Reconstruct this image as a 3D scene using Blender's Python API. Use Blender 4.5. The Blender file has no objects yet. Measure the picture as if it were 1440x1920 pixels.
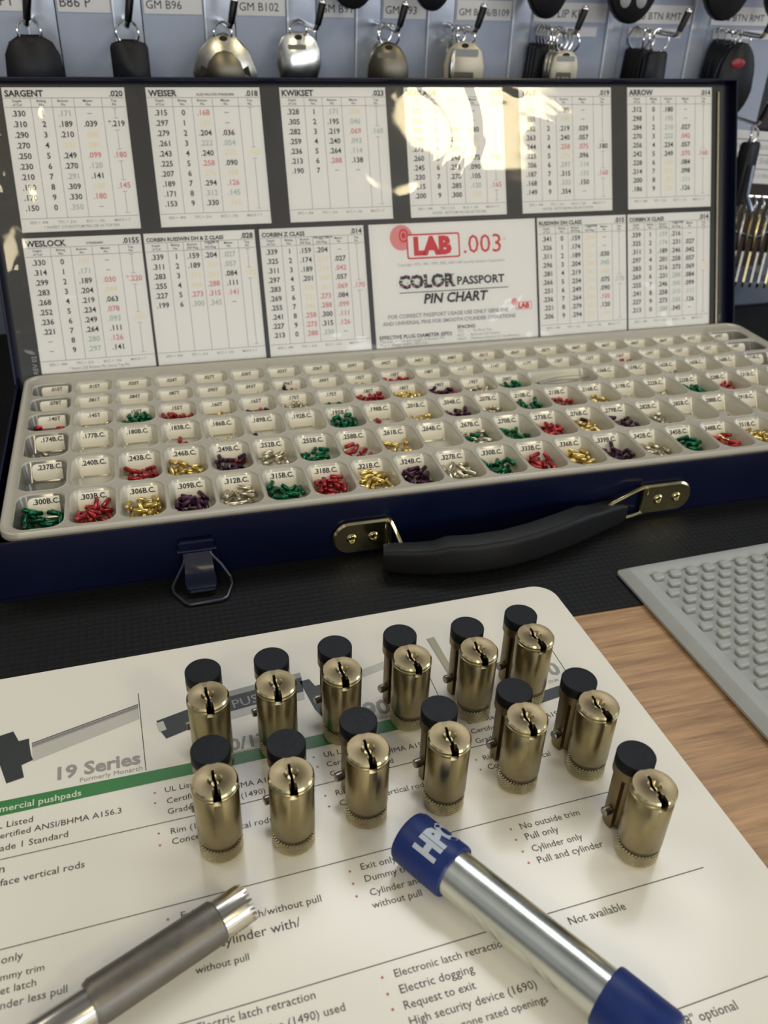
import bpy, math, random
from math import sin, cos, pi, radians, atan2, hypot, sqrt
from mathutils import Vector, Matrix
import numpy as np

# ------------------------------------------------------------------ camera, world, lights, exposure
scene = bpy.context.scene
COL = scene.collection
MM = 0.001
random.seed(7)

def link(o):
    COL.objects.link(o)
    return o

cd = bpy.data.cameras.new('camera')
cam = link(bpy.data.objects.new('camera', cd))
_p, _r, _y = radians(32.297), radians(2.02), radians(16.666)
_f = Vector((sin(_y)*cos(_p), cos(_y)*cos(_p), -sin(_p)))
_rt = Vector((cos(_y), -sin(_y), 0)); _up = _rt.cross(_f)
_R = _rt*cos(_r) + _up*sin(_r); _U = -_rt*sin(_r) + _up*cos(_r)
M = Matrix.Identity(4)
for i in range(3):
    M[i][0], M[i][1], M[i][2] = _R[i], _U[i], -_f[i]
M[2][3] = 237.6*MM
cam.matrix_world = M
cd.sensor_fit = 'VERTICAL'; cd.sensor_height = 4.8; cd.sensor_width = 3.6
cd.lens = 4.8*1615.6/1920
cd.clip_start = 0.01; cd.clip_end = 20
cd.dof.use_dof = True; cd.dof.focus_distance = 0.335; cd.dof.aperture_fstop = 2.3
scene.camera = cam

scene.view_settings.view_transform = 'Standard'
scene.view_settings.look = 'None'
scene.view_settings.gamma = 1
scene.view_settings.use_curve_mapping = False
scene.view_settings.exposure = 0.24

world = bpy.data.worlds.new('shop_light'); scene.world = world
world.use_nodes = True
nt = world.node_tree; nt.nodes.clear()
wo = nt.nodes.new('ShaderNodeOutputWorld'); bg = nt.nodes.new('ShaderNodeBackground')
tc = nt.nodes.new('ShaderNodeTexCoord'); no = nt.nodes.new('ShaderNodeTexNoise'); cr = nt.nodes.new('ShaderNodeValToRGB')
no.inputs['Scale'].default_value = 1.7; no.inputs['Detail'].default_value = 2.5
cr.color_ramp.elements[0].position = .38; cr.color_ramp.elements[0].color = (.10, .10, .10, 1)
cr.color_ramp.elements[1].position = .66; cr.color_ramp.elements[1].color = (.72, .74, .76, 1)
nt.links.new(tc.outputs['Generated'], no.inputs['Vector'])
nt.links.new(no.outputs['Fac'], cr.inputs['Fac'])
nt.links.new(cr.outputs['Color'], bg.inputs['Color'])
bg.inputs['Strength'].default_value = .62
nt.links.new(bg.outputs['Background'], wo.inputs['Surface'])

def area(name, loc, target, sx, sy, rad, col):
    """rectangular lamp; rad is its radiance"""
    d = bpy.data.lights.new(name, 'AREA'); d.shape = 'RECTANGLE'; d.size = sx; d.size_y = sy
    d.energy = rad*sx*sy*pi; d.color = col
    o = link(bpy.data.objects.new(name, d)); o.location = loc
    v = Vector(target) - Vector(loc)
    o.rotation_euler = v.to_track_quat('-Z', 'Y').to_euler()
    return o
area('window_light_right', (1.16, -1.5, 1.57), (.15, .4, .1), .38, .25, 24, (1, .84, .50))
area('window_light_left', (-.60, -1.5, 1.45), (.15, .4, .1), .36, .42, 15, (1, .86, .56))
area('ceiling_light', (.40, .86, 1.12), (.10, .36, 0), .9, .30, 6.0, (.93, .96, 1))
area('ceiling_light_left', (-.9, .75, 1.1), (.05, .33, 0), .6, .4, 3.6, (1, .93, .8))
area('chart_fill_light', (.35, -1.55, .42), (.17, .5, .1), 2.6, .5, 3.5, (.88, .93, 1))  # added low fill that brightens the chart in the lid, not a known window
area('cool_fill_right', (1.9, -.1, .7), (.15, .35, 0), .6, 1.2, 2.4, (.80, .90, 1))  # added fill that cools the right side, no doorway is known there

# ------------------------------------------------------------------ materials
MATS = {}
def mat(name, col, rough=.5, metal=0, coat=0, var=0, vscale=200, bump=0, bscale=800, spec=.5, trans=0, ior=1.45):
    if name in MATS: return MATS[name]
    m = bpy.data.materials.new(name); m.use_nodes = True; n = m.node_tree.nodes; l = m.node_tree.links
    b = n['Principled BSDF']
    b.inputs['Base Color'].default_value = (*col, 1)
    b.inputs['Roughness'].default_value = rough
    b.inputs['Metallic'].default_value = metal
    b.inputs['Coat Weight'].default_value = coat
    b.inputs['Coat Roughness'].default_value = .12
    b.inputs['Specular IOR Level'].default_value = spec
    b.inputs['Transmission Weight'].default_value = trans
    b.inputs['IOR'].default_value = ior
    t = n.new('ShaderNodeTexCoord')
    if var:
        a = n.new('ShaderNodeTexNoise'); a.inputs['Scale'].default_value = vscale; a.inputs['Detail'].default_value = 5
        l.new(t.outputs['Object'], a.inputs['Vector'])
        mx = n.new('ShaderNodeMix'); mx.data_type = 'RGBA'
        mx.inputs[6].default_value = (*[c*(1-var) for c in col], 1); mx.inputs[7].default_value = (*[min(1, c*(1+var)) for c in col], 1)
        l.new(a.outputs['Fac'], mx.inputs[0]); l.new(mx.outputs[2], b.inputs['Base Color'])
        mr = n.new('ShaderNodeMapRange'); mr.inputs['To Min'].default_value = rough*.75; mr.inputs['To Max'].default_value = min(1, rough*1.3)
        l.new(a.outputs['Fac'], mr.inputs['Value']); l.new(mr.outputs['Result'], b.inputs['Roughness'])
    if bump:
        a = n.new('ShaderNodeTexNoise'); a.inputs['Scale'].default_value = bscale; a.inputs['Detail'].default_value = 3
        l.new(t.outputs['Object'], a.inputs['Vector'])
        bp = n.new('ShaderNodeBump'); bp.inputs['Strength'].default_value = 1; bp.inputs['Distance'].default_value = bump*MM
        l.new(a.outputs['Fac'], bp.inputs['Height']); l.new(bp.outputs['Normal'], b.inputs['Normal'])
    MATS[name] = m
    return m

brass = mat('satin_brass', (.355, .295, .165), .30, 1, var=.22, vscale=130)
brass_face = mat('brushed_brass_face', (.235, .185, .105), .42, 1, var=.16, vscale=300)
brass_dark = mat('tarnished_brass', (.23, .175, .095), .36, 1, var=.3, vscale=150)
brass_groove = mat('groove_metal', (.13, .115, .085), .35, 1)
keyway_m = mat('recess_shade', (.018, .013, .008), .6, .3)  # near-black colour puts the shade inside keyways and holes into the material
blackcap = mat('black_plastic_cap', (.006, .0065, .008), .45, 0, var=.2, vscale=500, spec=.2)
steel = mat('dull_steel', (.30, .28, .24), .33, 1, var=.15)
zinc = mat('zinc_tube', (.70, .71, .64), .24, 1, var=.12, vscale=120, bump=.05, bscale=90)
gunmetal = mat('grey_tool_steel', (.165, .15, .125), .42, .75, var=.2, vscale=260)
gunshine = mat('turned_steel', (.62, .58, .50), .22, 1)
bluecap = mat('blue_rubber', (.007, .022, .125), .45, 0, var=.25, vscale=150, spec=.4)
navy = mat('navy_paint', (.0009, .0024, .0165), .36, 0, coat=.12, var=.3, vscale=30, spec=.3)
navy_dark = mat('navy_paint_edge', (.002, .004, .016), .35, 0, coat=.1)
gold = mat('brass_plating', (.74, .65, .36), .16, 1, var=.1)
grip_m = mat('black_rubber_grip', (.007, .007, .0075), .5, 0, spec=.3, bump=.08, bscale=900)
cream = mat('tray_plastic', (.39, .36, .29), .33, 0, coat=.35, var=.08, vscale=60)
pocket_clear = mat('clear_pocket_plastic', (.15, .145, .12), .2, 0, coat=.8, var=.3, vscale=70)
pocket = mat('tray_pocket_plastic', (.50, .47, .375), .22, 0, coat=.6, var=.1, vscale=70)
paper = mat('label_paper', (.78, .73, .60), .55, 0, var=.03)
ink = mat('black_ink', (.012, .012, .014), .5)
white = mat('chart_white', (.79, .78, .75), .45)
chartblack = mat('chart_black', (.012, .012, .013), .4)
ired = mat('ink_red', (.62, .24, .24), .5)
iyel = mat('ink_yellow', (.80, .72, .50), .5)
igrn = mat('ink_green', (.42, .50, .44), .5)
igry = mat('ink_grey', (.30, .30, .30), .5)
iline = mat('ink_line', (.22, .22, .22), .5)
ilogo = mat('ink_logo_red', (.60, .03, .045), .5)
ipink = mat('ink_logo_pink', (.72, .27, .27), .5)
ipurp = mat('ink_purple', (.14, .06, .22), .5)
board_m = mat('laminated_sheet', (.775, .735, .63), .30, 0, coat=.25, var=.03, vscale=12, spec=.5)
bgreen = mat('print_green', (.045, .20, .055), .35)
bgrey = mat('print_grey', (.30, .29, .26), .4)
bdark = mat('print_charcoal', (.035, .038, .036), .4)
blight = mat('print_light_grey', (.50, .48, .41), .4)
bolive = mat('print_olive_strip', (.37, .35, .22), .35)
btext = mat('print_text', (.055, .05, .042), .45)
bwhite = mat('print_white', (.62, .66, .52), .4)
bbullet = mat('print_bullet', (.48, .13, .09), .45)
rubber_m = mat('black_bench_mat', (.006, .006, .006), .55, 0, var=.3, vscale=400, spec=.22)
greypad = mat('grey_rubber', (.34, .35, .325), .48, 0, var=.08, vscale=90, spec=.4)
panel_m = mat('display_panel', (.30, .34, .44), .30, 0, coat=.4, var=.12, vscale=25)
strip_m = mat('clear_strip', (.42, .46, .54), .14, .25, coat=.8, var=.3, vscale=60)
edge_m = mat('clear_edge', (.75, .80, .88), .12, .2)
tag_m = mat('tag_paper', (.62, .62, .62), .5)
wall_m = mat('slat_wall', (.10, .115, .15), .5, var=.2, vscale=20)
chrome = mat('chrome', (.75, .74, .72), .14, 1)
hookblk = mat('hook_steel', (.10, .105, .12), .22, 1)
nickel = mat('nickel_key', (.42, .40, .345), .26, 1, var=.15)
nickel_b = mat('bright_nickel_key', (.80, .79, .74), .2, 1, var=.1)
beigekey = mat('beige_key', (.52, .47, .37), .4, .3)
keybrass = mat('brass_key', (.66, .54, .28), .22, 1)
fobblk = mat('fob_plastic', (.006, .0065, .009), .4, 0, var=.2, spec=.25)
fobbtn = mat('fob_button', (.26, .27, .28), .4)
fobred = mat('fob_red_button', (.25, .015, .03), .35)
bluegrey = mat('slate_plastic', (.09, .11, .15), .3)
PINM = {
 'green': mat('pin_green', (.010, .13, .055), .26, .85), 'red': mat('pin_red', (.42, .045, .05), .27, .85),
 'gold': mat('pin_gold', (.74, .56, .20), .22, 1), 'purple': mat('pin_purple', (.065, .022, .048), .27, .85),
 'silver': mat('pin_silver', (.60, .54, .40), .24, 1)}

# knurled base cap: criss-cross bump around the axis
knurl = bpy.data.materials.new('knurled_brass'); knurl.use_nodes = True
n = knurl.node_tree.nodes; l = knurl.node_tree.links; b = n['Principled BSDF']
b.inputs['Base Color'].default_value = (.55, .47, .28, 1); b.inputs['Metallic'].default_value = 1; b.inputs['Roughness'].default_value = .3
t = n.new('ShaderNodeTexCoord'); s = n.new('ShaderNodeSeparateXYZ'); l.new(t.outputs['Object'], s.inputs[0])
def mth(op, a, b_=None):
    q = n.new('ShaderNodeMath'); q.operation = op
    for i, v in enumerate((a, b_)):
        if v is None: continue
        if isinstance(v, (int, float)): q.inputs[i].default_value = v
        else: l.new(v, q.inputs[i])
    return q.outputs[0]
an = mth('MULTIPLY', mth('ARCTAN2', s.outputs[1], s.outputs[0]), 38.0)
zz = mth('MULTIPLY', s.outputs[2], 6300.0)
hgt = mth('ADD', mth('SINE', mth('ADD', an, zz)), mth('SINE', mth('SUBTRACT', an, zz)))
bp = n.new('ShaderNodeBump'); bp.inputs['Distance'].default_value = .0003; bp.inputs['Strength'].default_value = 1
l.new(hgt, bp.inputs['Height']); l.new(bp.outputs['Normal'], b.inputs['Normal'])

# oak bench top, grain along x
wood = bpy.data.materials.new('oak_laminate'); wood.use_nodes = True
n = wood.node_tree.nodes; l = wood.node_tree.links; b = n['Principled BSDF']
t = n.new('ShaderNodeTexCoord'); mp = n.new('ShaderNodeMapping'); mp.inputs['Scale'].default_value = (14, 190, 14)
mp.inputs['Rotation'].default_value = (0, 0, radians(-4))
l.new(t.outputs['Object'], mp.inputs['Vector'])
a = n.new('ShaderNodeTexNoise'); a.inputs['Scale'].default_value = 1; a.inputs['Detail'].default_value = 8; a.inputs['Roughness'].default_value = .62; a.inputs['Distortion'].default_value = .5
l.new(mp.outputs['Vector'], a.inputs['Vector'])
mp2 = n.new('ShaderNodeMapping'); mp2.inputs['Scale'].default_value = (55, 900, 55); l.new(t.outputs['Object'], mp2.inputs['Vector'])
a2 = n.new('ShaderNodeTexNoise'); a2.inputs['Scale'].default_value = 1; a2.inputs['Detail'].default_value = 3; l.new(mp2.outputs['Vector'], a2.inputs['Vector'])
cr = n.new('ShaderNodeValToRGB'); cr.color_ramp.elements[0].position = .32; cr.color_ramp.elements[0].color = (.19, .098, .042, 1)
cr.color_ramp.elements[1].position = .62; cr.color_ramp.elements[1].color = (.49, .29, .135, 1)
ad = mth('ADD', mth('MULTIPLY', a.outputs['Fac'], .72), mth('MULTIPLY', a2.outputs['Fac'], .28))
l.new(ad, cr.inputs['Fac']); l.new(cr.outputs['Color'], b.inputs['Base Color'])
b.inputs['Roughness'].default_value = .42
bp = n.new('ShaderNodeBump'); bp.inputs['Distance'].default_value = .0002; bp.inputs['Strength'].default_value = .5
l.new(ad, bp.inputs['Height']); l.new(bp.outputs['Normal'], b.inputs['Normal'])

# bench mat: rows of small dimples
n = rubber_m.node_tree.nodes; l = rubber_m.node_tree.links; b = n['Principled BSDF']
t = n.new('ShaderNodeTexCoord'); v = n.new('ShaderNodeTexVoronoi'); v.inputs['Scale'].default_value = 330; v.inputs['Randomness'].default_value = .15
l.new(t.outputs['Object'], v.inputs['Vector'])
bp = n.new('ShaderNodeBump'); bp.inputs['Distance'].default_value = .0004; bp.inputs['Strength'].default_value = .8
l.new(v.outputs['Distance'], bp.inputs['Height']); l.new(bp.outputs['Normal'], b.inputs['Normal'])

# clear film over the chart: mirror-like, slightly rippled
film = bpy.data.materials.new('clear_film'); film.use_nodes = True
n = film.node_tree.nodes; l = film.node_tree.links; n.remove(n['Principled BSDF'])
out = [q for q in n if q.type == 'OUTPUT_MATERIAL'][0]
tr = n.new('ShaderNodeBsdfTransparent'); gl = n.new('ShaderNodeBsdfGlossy'); gl.inputs['Roughness'].default_value = .045
fr = n.new('ShaderNodeFresnel'); fr.inputs['IOR'].default_value = 1.5; mx = n.new('ShaderNodeMixShader')
t = n.new('ShaderNodeTexCoord'); a = n.new('ShaderNodeTexNoise'); a.inputs['Scale'].default_value = 21; a.inputs['Detail'].default_value = 1.6; a.inputs['Distortion'].default_value = .8
l.new(t.outputs['Object'], a.inputs['Vector'])
vo = n.new('ShaderNodeTexVoronoi'); vo.inputs['Scale'].default_value = 62; l.new(t.outputs['Object'], vo.inputs['Vector'])
dm = mth('MULTIPLY', mth('MAXIMUM', mth('SUBTRACT', .30, vo.outputs['Distance']), 0), .35)
sx = n.new('ShaderNodeSeparateXYZ'); l.new(t.outputs['Object'], sx.inputs[0])
# the film is dimpled along its lower edge and left side
mask = mth('MAXIMUM', mth('LESS_THAN', sx.outputs[2], .058), mth('LESS_THAN', sx.outputs[0], -.03))
bp = n.new('ShaderNodeBump'); bp.inputs['Distance'].default_value = .0014; bp.inputs['Strength'].default_value = 1
l.new(mth('ADD', a.outputs['Fac'], mth('MULTIPLY', dm, mask)), bp.inputs['Height']); l.new(bp.outputs['Normal'], gl.inputs['Normal'])
l.new(fr.outputs[0], mx.inputs[0]); l.new(tr.outputs[0], mx.inputs[1]); l.new(gl.outputs[0], mx.inputs[2]); l.new(mx.outputs[0], out.inputs[0])

# ------------------------------------------------------------------ mesh builder (coordinates in millimetres)
class MB:
    def __init__(s): s.v = []; s.f = []; s.m = []; s.mats = []
    def mi(s, m):
        if m not in s.mats: s.mats.append(m)
        return s.mats.index(m)
    def add(s, vs, fs, m, T=None):
        o = len(s.v); k = s.mi(m)
        for p in vs:
            p = Vector(p)
            if T is not None: p = T @ p
            s.v.append((p[0]*MM, p[1]*MM, p[2]*MM))
        for f in fs: s.f.append([i+o for i in f]); s.m.append(k)
        return s
    def box(s, x0, x1, y0, y1, z0, z1, m, T=None, bev=0):
        if bev:
            return s.prism([(x0, y0), (x1, y0), (x1, y1), (x0, y1)], z0, z1, m, bev, T)
        vs = [(x, y, z) for z in (z0, z1) for y in (y0, y1) for x in (x0, x1)]
        return s.add(vs, [(0, 2, 3, 1), (4, 5, 7, 6), (0, 1, 5, 4), (2, 6, 7, 3), (0, 4, 6, 2), (1, 3, 7, 5)], m, T)
    def prism(s, pts, z0, z1, m, bev=0, T=None, mtop=None):
        N = len(pts)
        ar = sum(pts[i][0]*pts[(i+1) % N][1]-pts[(i+1) % N][0]*pts[i][1] for i in range(N))
        if ar < 0: pts = pts[::-1]
        def inset(d):
            r = []
            for i in range(N):
                a, b_, c = pts[i-1], pts[i], pts[(i+1) % N]
                e1 = Vector((b_[0]-a[0], b_[1]-a[1])); e2 = Vector((c[0]-b_[0], c[1]-b_[1]))
                if e1.length < 1e-6 or e2.length < 1e-6: r.append(b_); continue
                n1 = Vector((-e1.y, e1.x)).normalized(); n2 = Vector((-e2.y, e2.x)).normalized()
                q = n1+n2
                if q.length < 1e-4: r.append(b_); continue
                q.normalize(); k = d/max(.4, q.dot(n1)); r.append((b_[0]+q.x*k, b_[1]+q.y*k))
            return r
        L = [(pts, z0), (pts, z1)] if not bev else [(inset(bev), z0), (pts, z0+bev), (pts, z1-bev), (inset(bev), z1)]
        vs = [(p[0], p[1], z) for q, z in L for p in q]; fs = []
        for k in range(len(L)-1):
            for i in range(N):
                j = (i+1) % N; fs.append((k*N+i, k*N+j, (k+1)*N+j, (k+1)*N+i))
        fs.append(tuple(range(N-1, -1, -1)))
        top = tuple(range((len(L)-1)*N, len(L)*N))
        if mtop is None: fs.append(top); s.add(vs, fs, m, T)
        else:
            o = len(s.v); s.add(vs, fs, m, T); s.f.append([i+o for i in top]); s.m.append(s.mi(mtop))
        return s
    def lathe(s, prof, m, seg=40, T=None, mats=None):
        """prof: (r, z) from bottom to top; ends at r=0 close"""
        N = len(prof); vs = []; rings = []
        for r, z in prof:
            if r < 1e-6: rings.append([len(vs)]); vs.append((0, 0, z))
            else:
                rings.append(list(range(len(vs), len(vs)+seg)))
                vs += [(r*cos(2*pi*i/seg), r*sin(2*pi*i/seg), z) for i in range(seg)]
        o = len(s.v); s.add(vs, [], m, T)
        for k in range(N-1):
            A, B = rings[k], rings[k+1]; mi = s.mi(mats[k] if mats else m)
            for i in range(seg):
                j = (i+1) % seg
                if len(A) == 1 and len(B) == 1: continue
                if len(A) == 1: f = (A[0], B[j], B[i])
                elif len(B) == 1: f = (A[i], A[j], B[0])
                else: f = (A[i], A[j], B[j], B[i])
                s.f.append([q+o for q in f]); s.m.append(mi)
        return s
    def tube(s, path, r, m, seg=10, closed=False, T=None, rz=None):
        P = [Vector(p) for p in path]; N = len(P); vs = []; prev = None
        for i in range(N):
            if closed: d = P[(i+1) % N]-P[i-1]
            else: d = P[min(i+1, N-1)]-P[max(i-1, 0)]
            d.normalize()
            if prev is None:
                a = Vector((0, 0, 1)) if abs(d.z) < .9 else Vector((1, 0, 0)); u = d.cross(a).normalized()
            else: u = (prev - d*prev.dot(d)).normalized()
            prev = u; w = d.cross(u); rr = r[i] if isinstance(r, (list, tuple)) else r
            for k in range(seg):
                an = 2*pi*k/seg; vs.append(P[i]+(u*cos(an)+w*sin(an)*(rz or 1))*rr)
        fs = []
        for i in range(N if closed else N-1):
            j = (i+1) % N
            for k in range(seg):
                q = (k+1) % seg; fs.append((i*seg+k, i*seg+q, j*seg+q, j*seg+k))
        if not closed: fs += [tuple(range(seg-1, -1, -1)), tuple(range((N-1)*seg, N*seg))]
        return s.add(vs, fs, m, T)
    def rect(s, x0, y0, x1, y1, z, m, T=None):
        return s.add([(x0, y0, z), (x1, y0, z), (x1, y1, z), (x0, y1, z)], [(0, 1, 2, 3)], m, T)
    def poly(s, pts, z, m, T=None):
        N = len(pts)
        if sum(pts[i][0]*pts[(i+1) % N][1]-pts[(i+1) % N][0]*pts[i][1] for i in range(N)) < 0: pts = pts[::-1]
        return s.add([(p[0], p[1], z) for p in pts], [tuple(range(len(pts)))], m, T)
    def line(s, x0, y0, x1, y1, w, z, m, T=None):
        d = Vector((x1-x0, y1-y0)); d.normalize(); q = Vector((-d.y, d.x))*w/2
        return s.add([(x0-q.x, y0-q.y, z), (x1-q.x, y1-q.y, z), (x1+q.x, y1+q.y, z), (x0+q.x, y0+q.y, z)], [(0, 1, 2, 3)], m, T)
    def text(s, t, x, y, size, z, m, T=None, al='l', width=None, ang=0, bold=0, warp=None, shear=0):
        """size = height of the letters' em; width overrides it"""
        vs, fs, w = glyphs(t, bold)
        if w <= 0: return s
        k = size if width is None else width/w
        x0 = x - (w*k/2 if al == 'c' else w*k if al == 'r' else 0)
        ca, sa = cos(ang), sin(ang); out = []
        for a, b_ in vs:
            px, py = (x0-x)+a*k+shear*b_*k, b_*k
            p = (x+px*ca-py*sa, y+px*sa+py*ca, z)
            out.append(warp(p) if warp else p)
        return s.add(out, fs, m, T)
    def mesh(s, name, smooth=True, ang=35):
        me = bpy.data.meshes.new(name); me.from_pydata(s.v, [], s.f)
        for q in s.mats: me.materials.append(q)
        me.polygons.foreach_set('material_index', s.m)
        me.polygons.foreach_set('use_smooth', [smooth]*len(s.f))
        me.update()
        if smooth: me.set_sharp_from_angle(angle=radians(ang))
        return me
    def build(s, name, parent=None, loc=(0, 0, 0), rot=(0, 0, 0), smooth=True, ang=35):
        o = link(bpy.data.objects.new(name, s.mesh(name, smooth, ang)))
        o.location = Vector(loc)*MM; o.rotation_euler = rot
        if parent: o.parent = parent
        return o

_G = {}
def glyphs(t, bold=0):
    if (t, bold) in _G: return _G[(t, bold)]
    c = bpy.data.curves.new('t', 'FONT'); c.body = t; c.size = 1; c.resolution_u = 2; c.fill_mode = 'FRONT' if False else c.fill_mode
    c.offset = bold
    o = bpy.data.objects.new('t', c)
    me = bpy.data.meshes.new_from_object(o)
    vs = [(v.co.x, v.co.y) for v in me.vertices]; fs = [tuple(p.vertices) for p in me.polygons]
    # keep the triangles facing +z
    ff = []
    for f in fs:
        a = sum(vs[f[i]][0]*vs[f[(i+1) % len(f)]][1]-vs[f[(i+1) % len(f)]][0]*vs[f[i]][1] for i in range(len(f)))
        ff.append(f if a > 0 else f[::-1])
    x0 = min([v[0] for v in vs] or [0]); x1 = max([v[0] for v in vs] or [0])
    vs = [(a-x0, b_) for a, b_ in vs]
    bpy.data.objects.remove(o); bpy.data.curves.remove(c); bpy.data.meshes.remove(me)
    _G[(t, bold)] = (vs, ff, x1-x0)
    return _G[(t, bold)]

def thing(name, label, cat, loc=(0, 0, 0), rz=0, group=None):
    o = link(bpy.data.objects.new(name, None)); o.location = Vector(loc)*MM; o.rotation_euler = (0, 0, rz)
    o.empty_display_size = .005
    return tag(o, label, cat, group)
def tag(o, label, cat, group=None, kind=None):
    o['label'] = label; o['category'] = cat
    if group: o['group'] = group
    if kind: o['kind'] = kind
    return o
def rrect(x0, y0, x1, y1, r, seg=6):
    p = []
    for cx, cy, a in ((x1-r, y0+r, -90), (x1-r, y1-r, 0), (x0+r, y1-r, 90), (x0+r, y0+r, 180)):
        for i in range(seg+1):
            t_ = radians(a+90*i/seg); p.append((cx+r*cos(t_), cy+r*sin(t_)))
    return p
def boolean(o, cutter):
    md = o.modifiers.new('b', 'BOOLEAN'); md.operation = 'DIFFERENCE'; md.solver = 'EXACT'; md.object = cutter
    dg = bpy.context.evaluated_depsgraph_get()
    me = bpy.data.meshes.new_from_object(o.evaluated_get(dg)); old = o.data
    o.modifiers.clear(); o.data = me; me.name = old.name
    me.set_sharp_from_angle(angle=radians(35))

# ------------------------------------------------------------------ setting: wall and bench
ZT = -1.4       # bench surface; the laminated sheet's face is z = 0
w = MB(); w.box(-700, 1300, 664, 676, -60, 520, wall_m)
o = w.build('wall_back', smooth=False); o['kind'] = 'structure'
w = MB(); w.box(-700, 1100, -120, 664, ZT-28, ZT, wood, bev=1.5)
tag(w.build('workbench', smooth=False), 'oak-grained workbench top under the black mat and the laminated sheet', 'workbench')
w = MB(); w.prism(rrect(-420, 260.5, 536, 661, 4), ZT, ZT+.8, rubber_m, .25)
tag(w.build('bench_mat'), 'black textured rubber mat under the blue pin kit case', 'mat')
ZM = ZT+.8      # mat surface -0.6

# ------------------------------------------------------------------ laminated product sheet
A0 = radians(1.8)
bd = MB()
TB = Matrix.Translation((165.0, 284.0, 0)) @ Matrix.Rotation(A0, 4, 'Z')
bd.prism(rrect(-430, -290, 0, 0, 10, 8), ZM, 0, board_m, .2, TB)
zp = .06
bd.poly([(-100, 214.8), (-64.8, 215.5), (-2.1, 216.8), (48.3, 219.0), (75.0, 220.0), (75, 214.2), (-2.5, 211.6), (-64.3, 209.4), (-100, 208.3)], zp, bgreen)
bd.poly([(-56.2, 239.2), (-19.2, 249.8), (-18.9, 242.4), (-55.5, 230.7)], zp, blight)
bd.poly([(-56.2, 239.2), (-19.2, 249.8), (-19.1, 247.9), (-56, 237.2)], zp+.03, bgrey)
bd.line(-56.2, 239.4, -19.2, 250.0, .35, zp+.05, btext)
bd.line(-56.2, 238.2, -19.2, 248.8, .2, zp+.05, btext)
bd.poly([(-76, 243), (-67.4, 245.8), (-63.0, 246.9), (-60.8, 241.6), (-57.3, 242.0), (-57.2, 240), (-56.2, 234), (-55.4, 231.4), (-59.1, 229.9), (-57.9, 224.1), (-63.4, 222.8), (-66.2, 231.7), (-76, 229)], zp+.06, bdark)
bd.poly([(-13.0, 239.8), (8.4, 245.8), (9.0, 236.3), (-10.0, 230.2), (-12.0, 234.7)], zp, bdark)
bd.poly([(-13.2, 238.6), (-10.6, 239.3), (-9.6, 234.6), (-12.2, 234.0)], zp+.03, blight)
bd.poly([(9.9, 245.3), (43.2, 249.9), (42.5, 241.9), (9.9, 237.5)], zp+.02, bdark)
bd.poly([(9.9, 248.3), (43.2, 252.6), (43.2, 249.9), (9.9, 245.3)], zp+.02, bgrey)
bd.poly([(9.9, 237.5), (42.5, 241.9), (42.2, 237.9), (10.1, 233.6)], zp+.01, blight)
bd.text('PUSH', 15.5, 239.4, 6, zp+.09, bgrey, width=14, ang=radians(7.5))
bd.poly([(42.1, 247.7), (45.9, 248.2), (47.5, 243.9), (52, 244.5), (52, 240.5), (48.5, 239.5), (50.8, 228.9), (46.8, 226.9), (44.8, 231.6)], zp+.02, bdark)
bd.poly([(61.9, 246.9), (79.4, 251.7), (78.4, 247.4), (62.0, 242.8)], zp, blight)
bd.poly([(98.3, 260.1), (101.9, 260.7), (103.2, 235.0), (100.4, 233.6)], zp, bolive)
bd.poly([(98.3, 260.1), (99.0, 260.2), (101.2, 234.0), (100.4, 233.6)], zp+.03, bgrey)
bd.poly([(122, 218.0), (141.3, 221.2), (141.1, 215.8), (122, 212.6)], zp, bdark)
for a_ in [(-62.8, 192.2, -3.7, 194.1), (-3.7, 194.1, 101.7, 199.7), (-95, 160.2, 32.7, 165.1), (32.7, 165.1, 87.3, 167.5), (87.3, 167.5, 137.0, 169.2), (-13.5, 128.2, 72.7, 131.9),
           (72.7, 131.9, 149.9, 134.9), (72, 95.5, 147.8, 99.6), (-18.9, 256.1, -17.7, 217.1), (92.5, 238.2, 92.7, 221.6), (147.1, 244.1, 147.1, 228.6), (-95, 128, -13.5, 128.2)]:
    bd.line(*a_, .28, zp+.01, btext)
for bx_, by_ in [(-15.3, 206.6), (-15.4, 202.3), (-14.9, 189.9), (-14.8, 185.3), (39.7, 208.8), (40.1, 204.3), (40.1, 191.4), (40.4, 186.8), (95.5, 193.6), (95.4, 189.1), (41.3, 161.3), (41.3, 156.9), (41.3, 152.5), (96.1, 163.3), (96.2, 159.1), (96.5, 154.5), (96.7, 150.2), (97.2, 128.5), (-14.0, 159.1), (-14.0, 154.7), (42.2, 126.7), (42.4, 121.9), (42.6, 117.6), (42.4, 113.2)]:
    bd.poly([(bx_+.42*cos(q*pi/4), by_+.42*sin(q*pi/4)) for q in range(8)], zp, bbullet)
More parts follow.
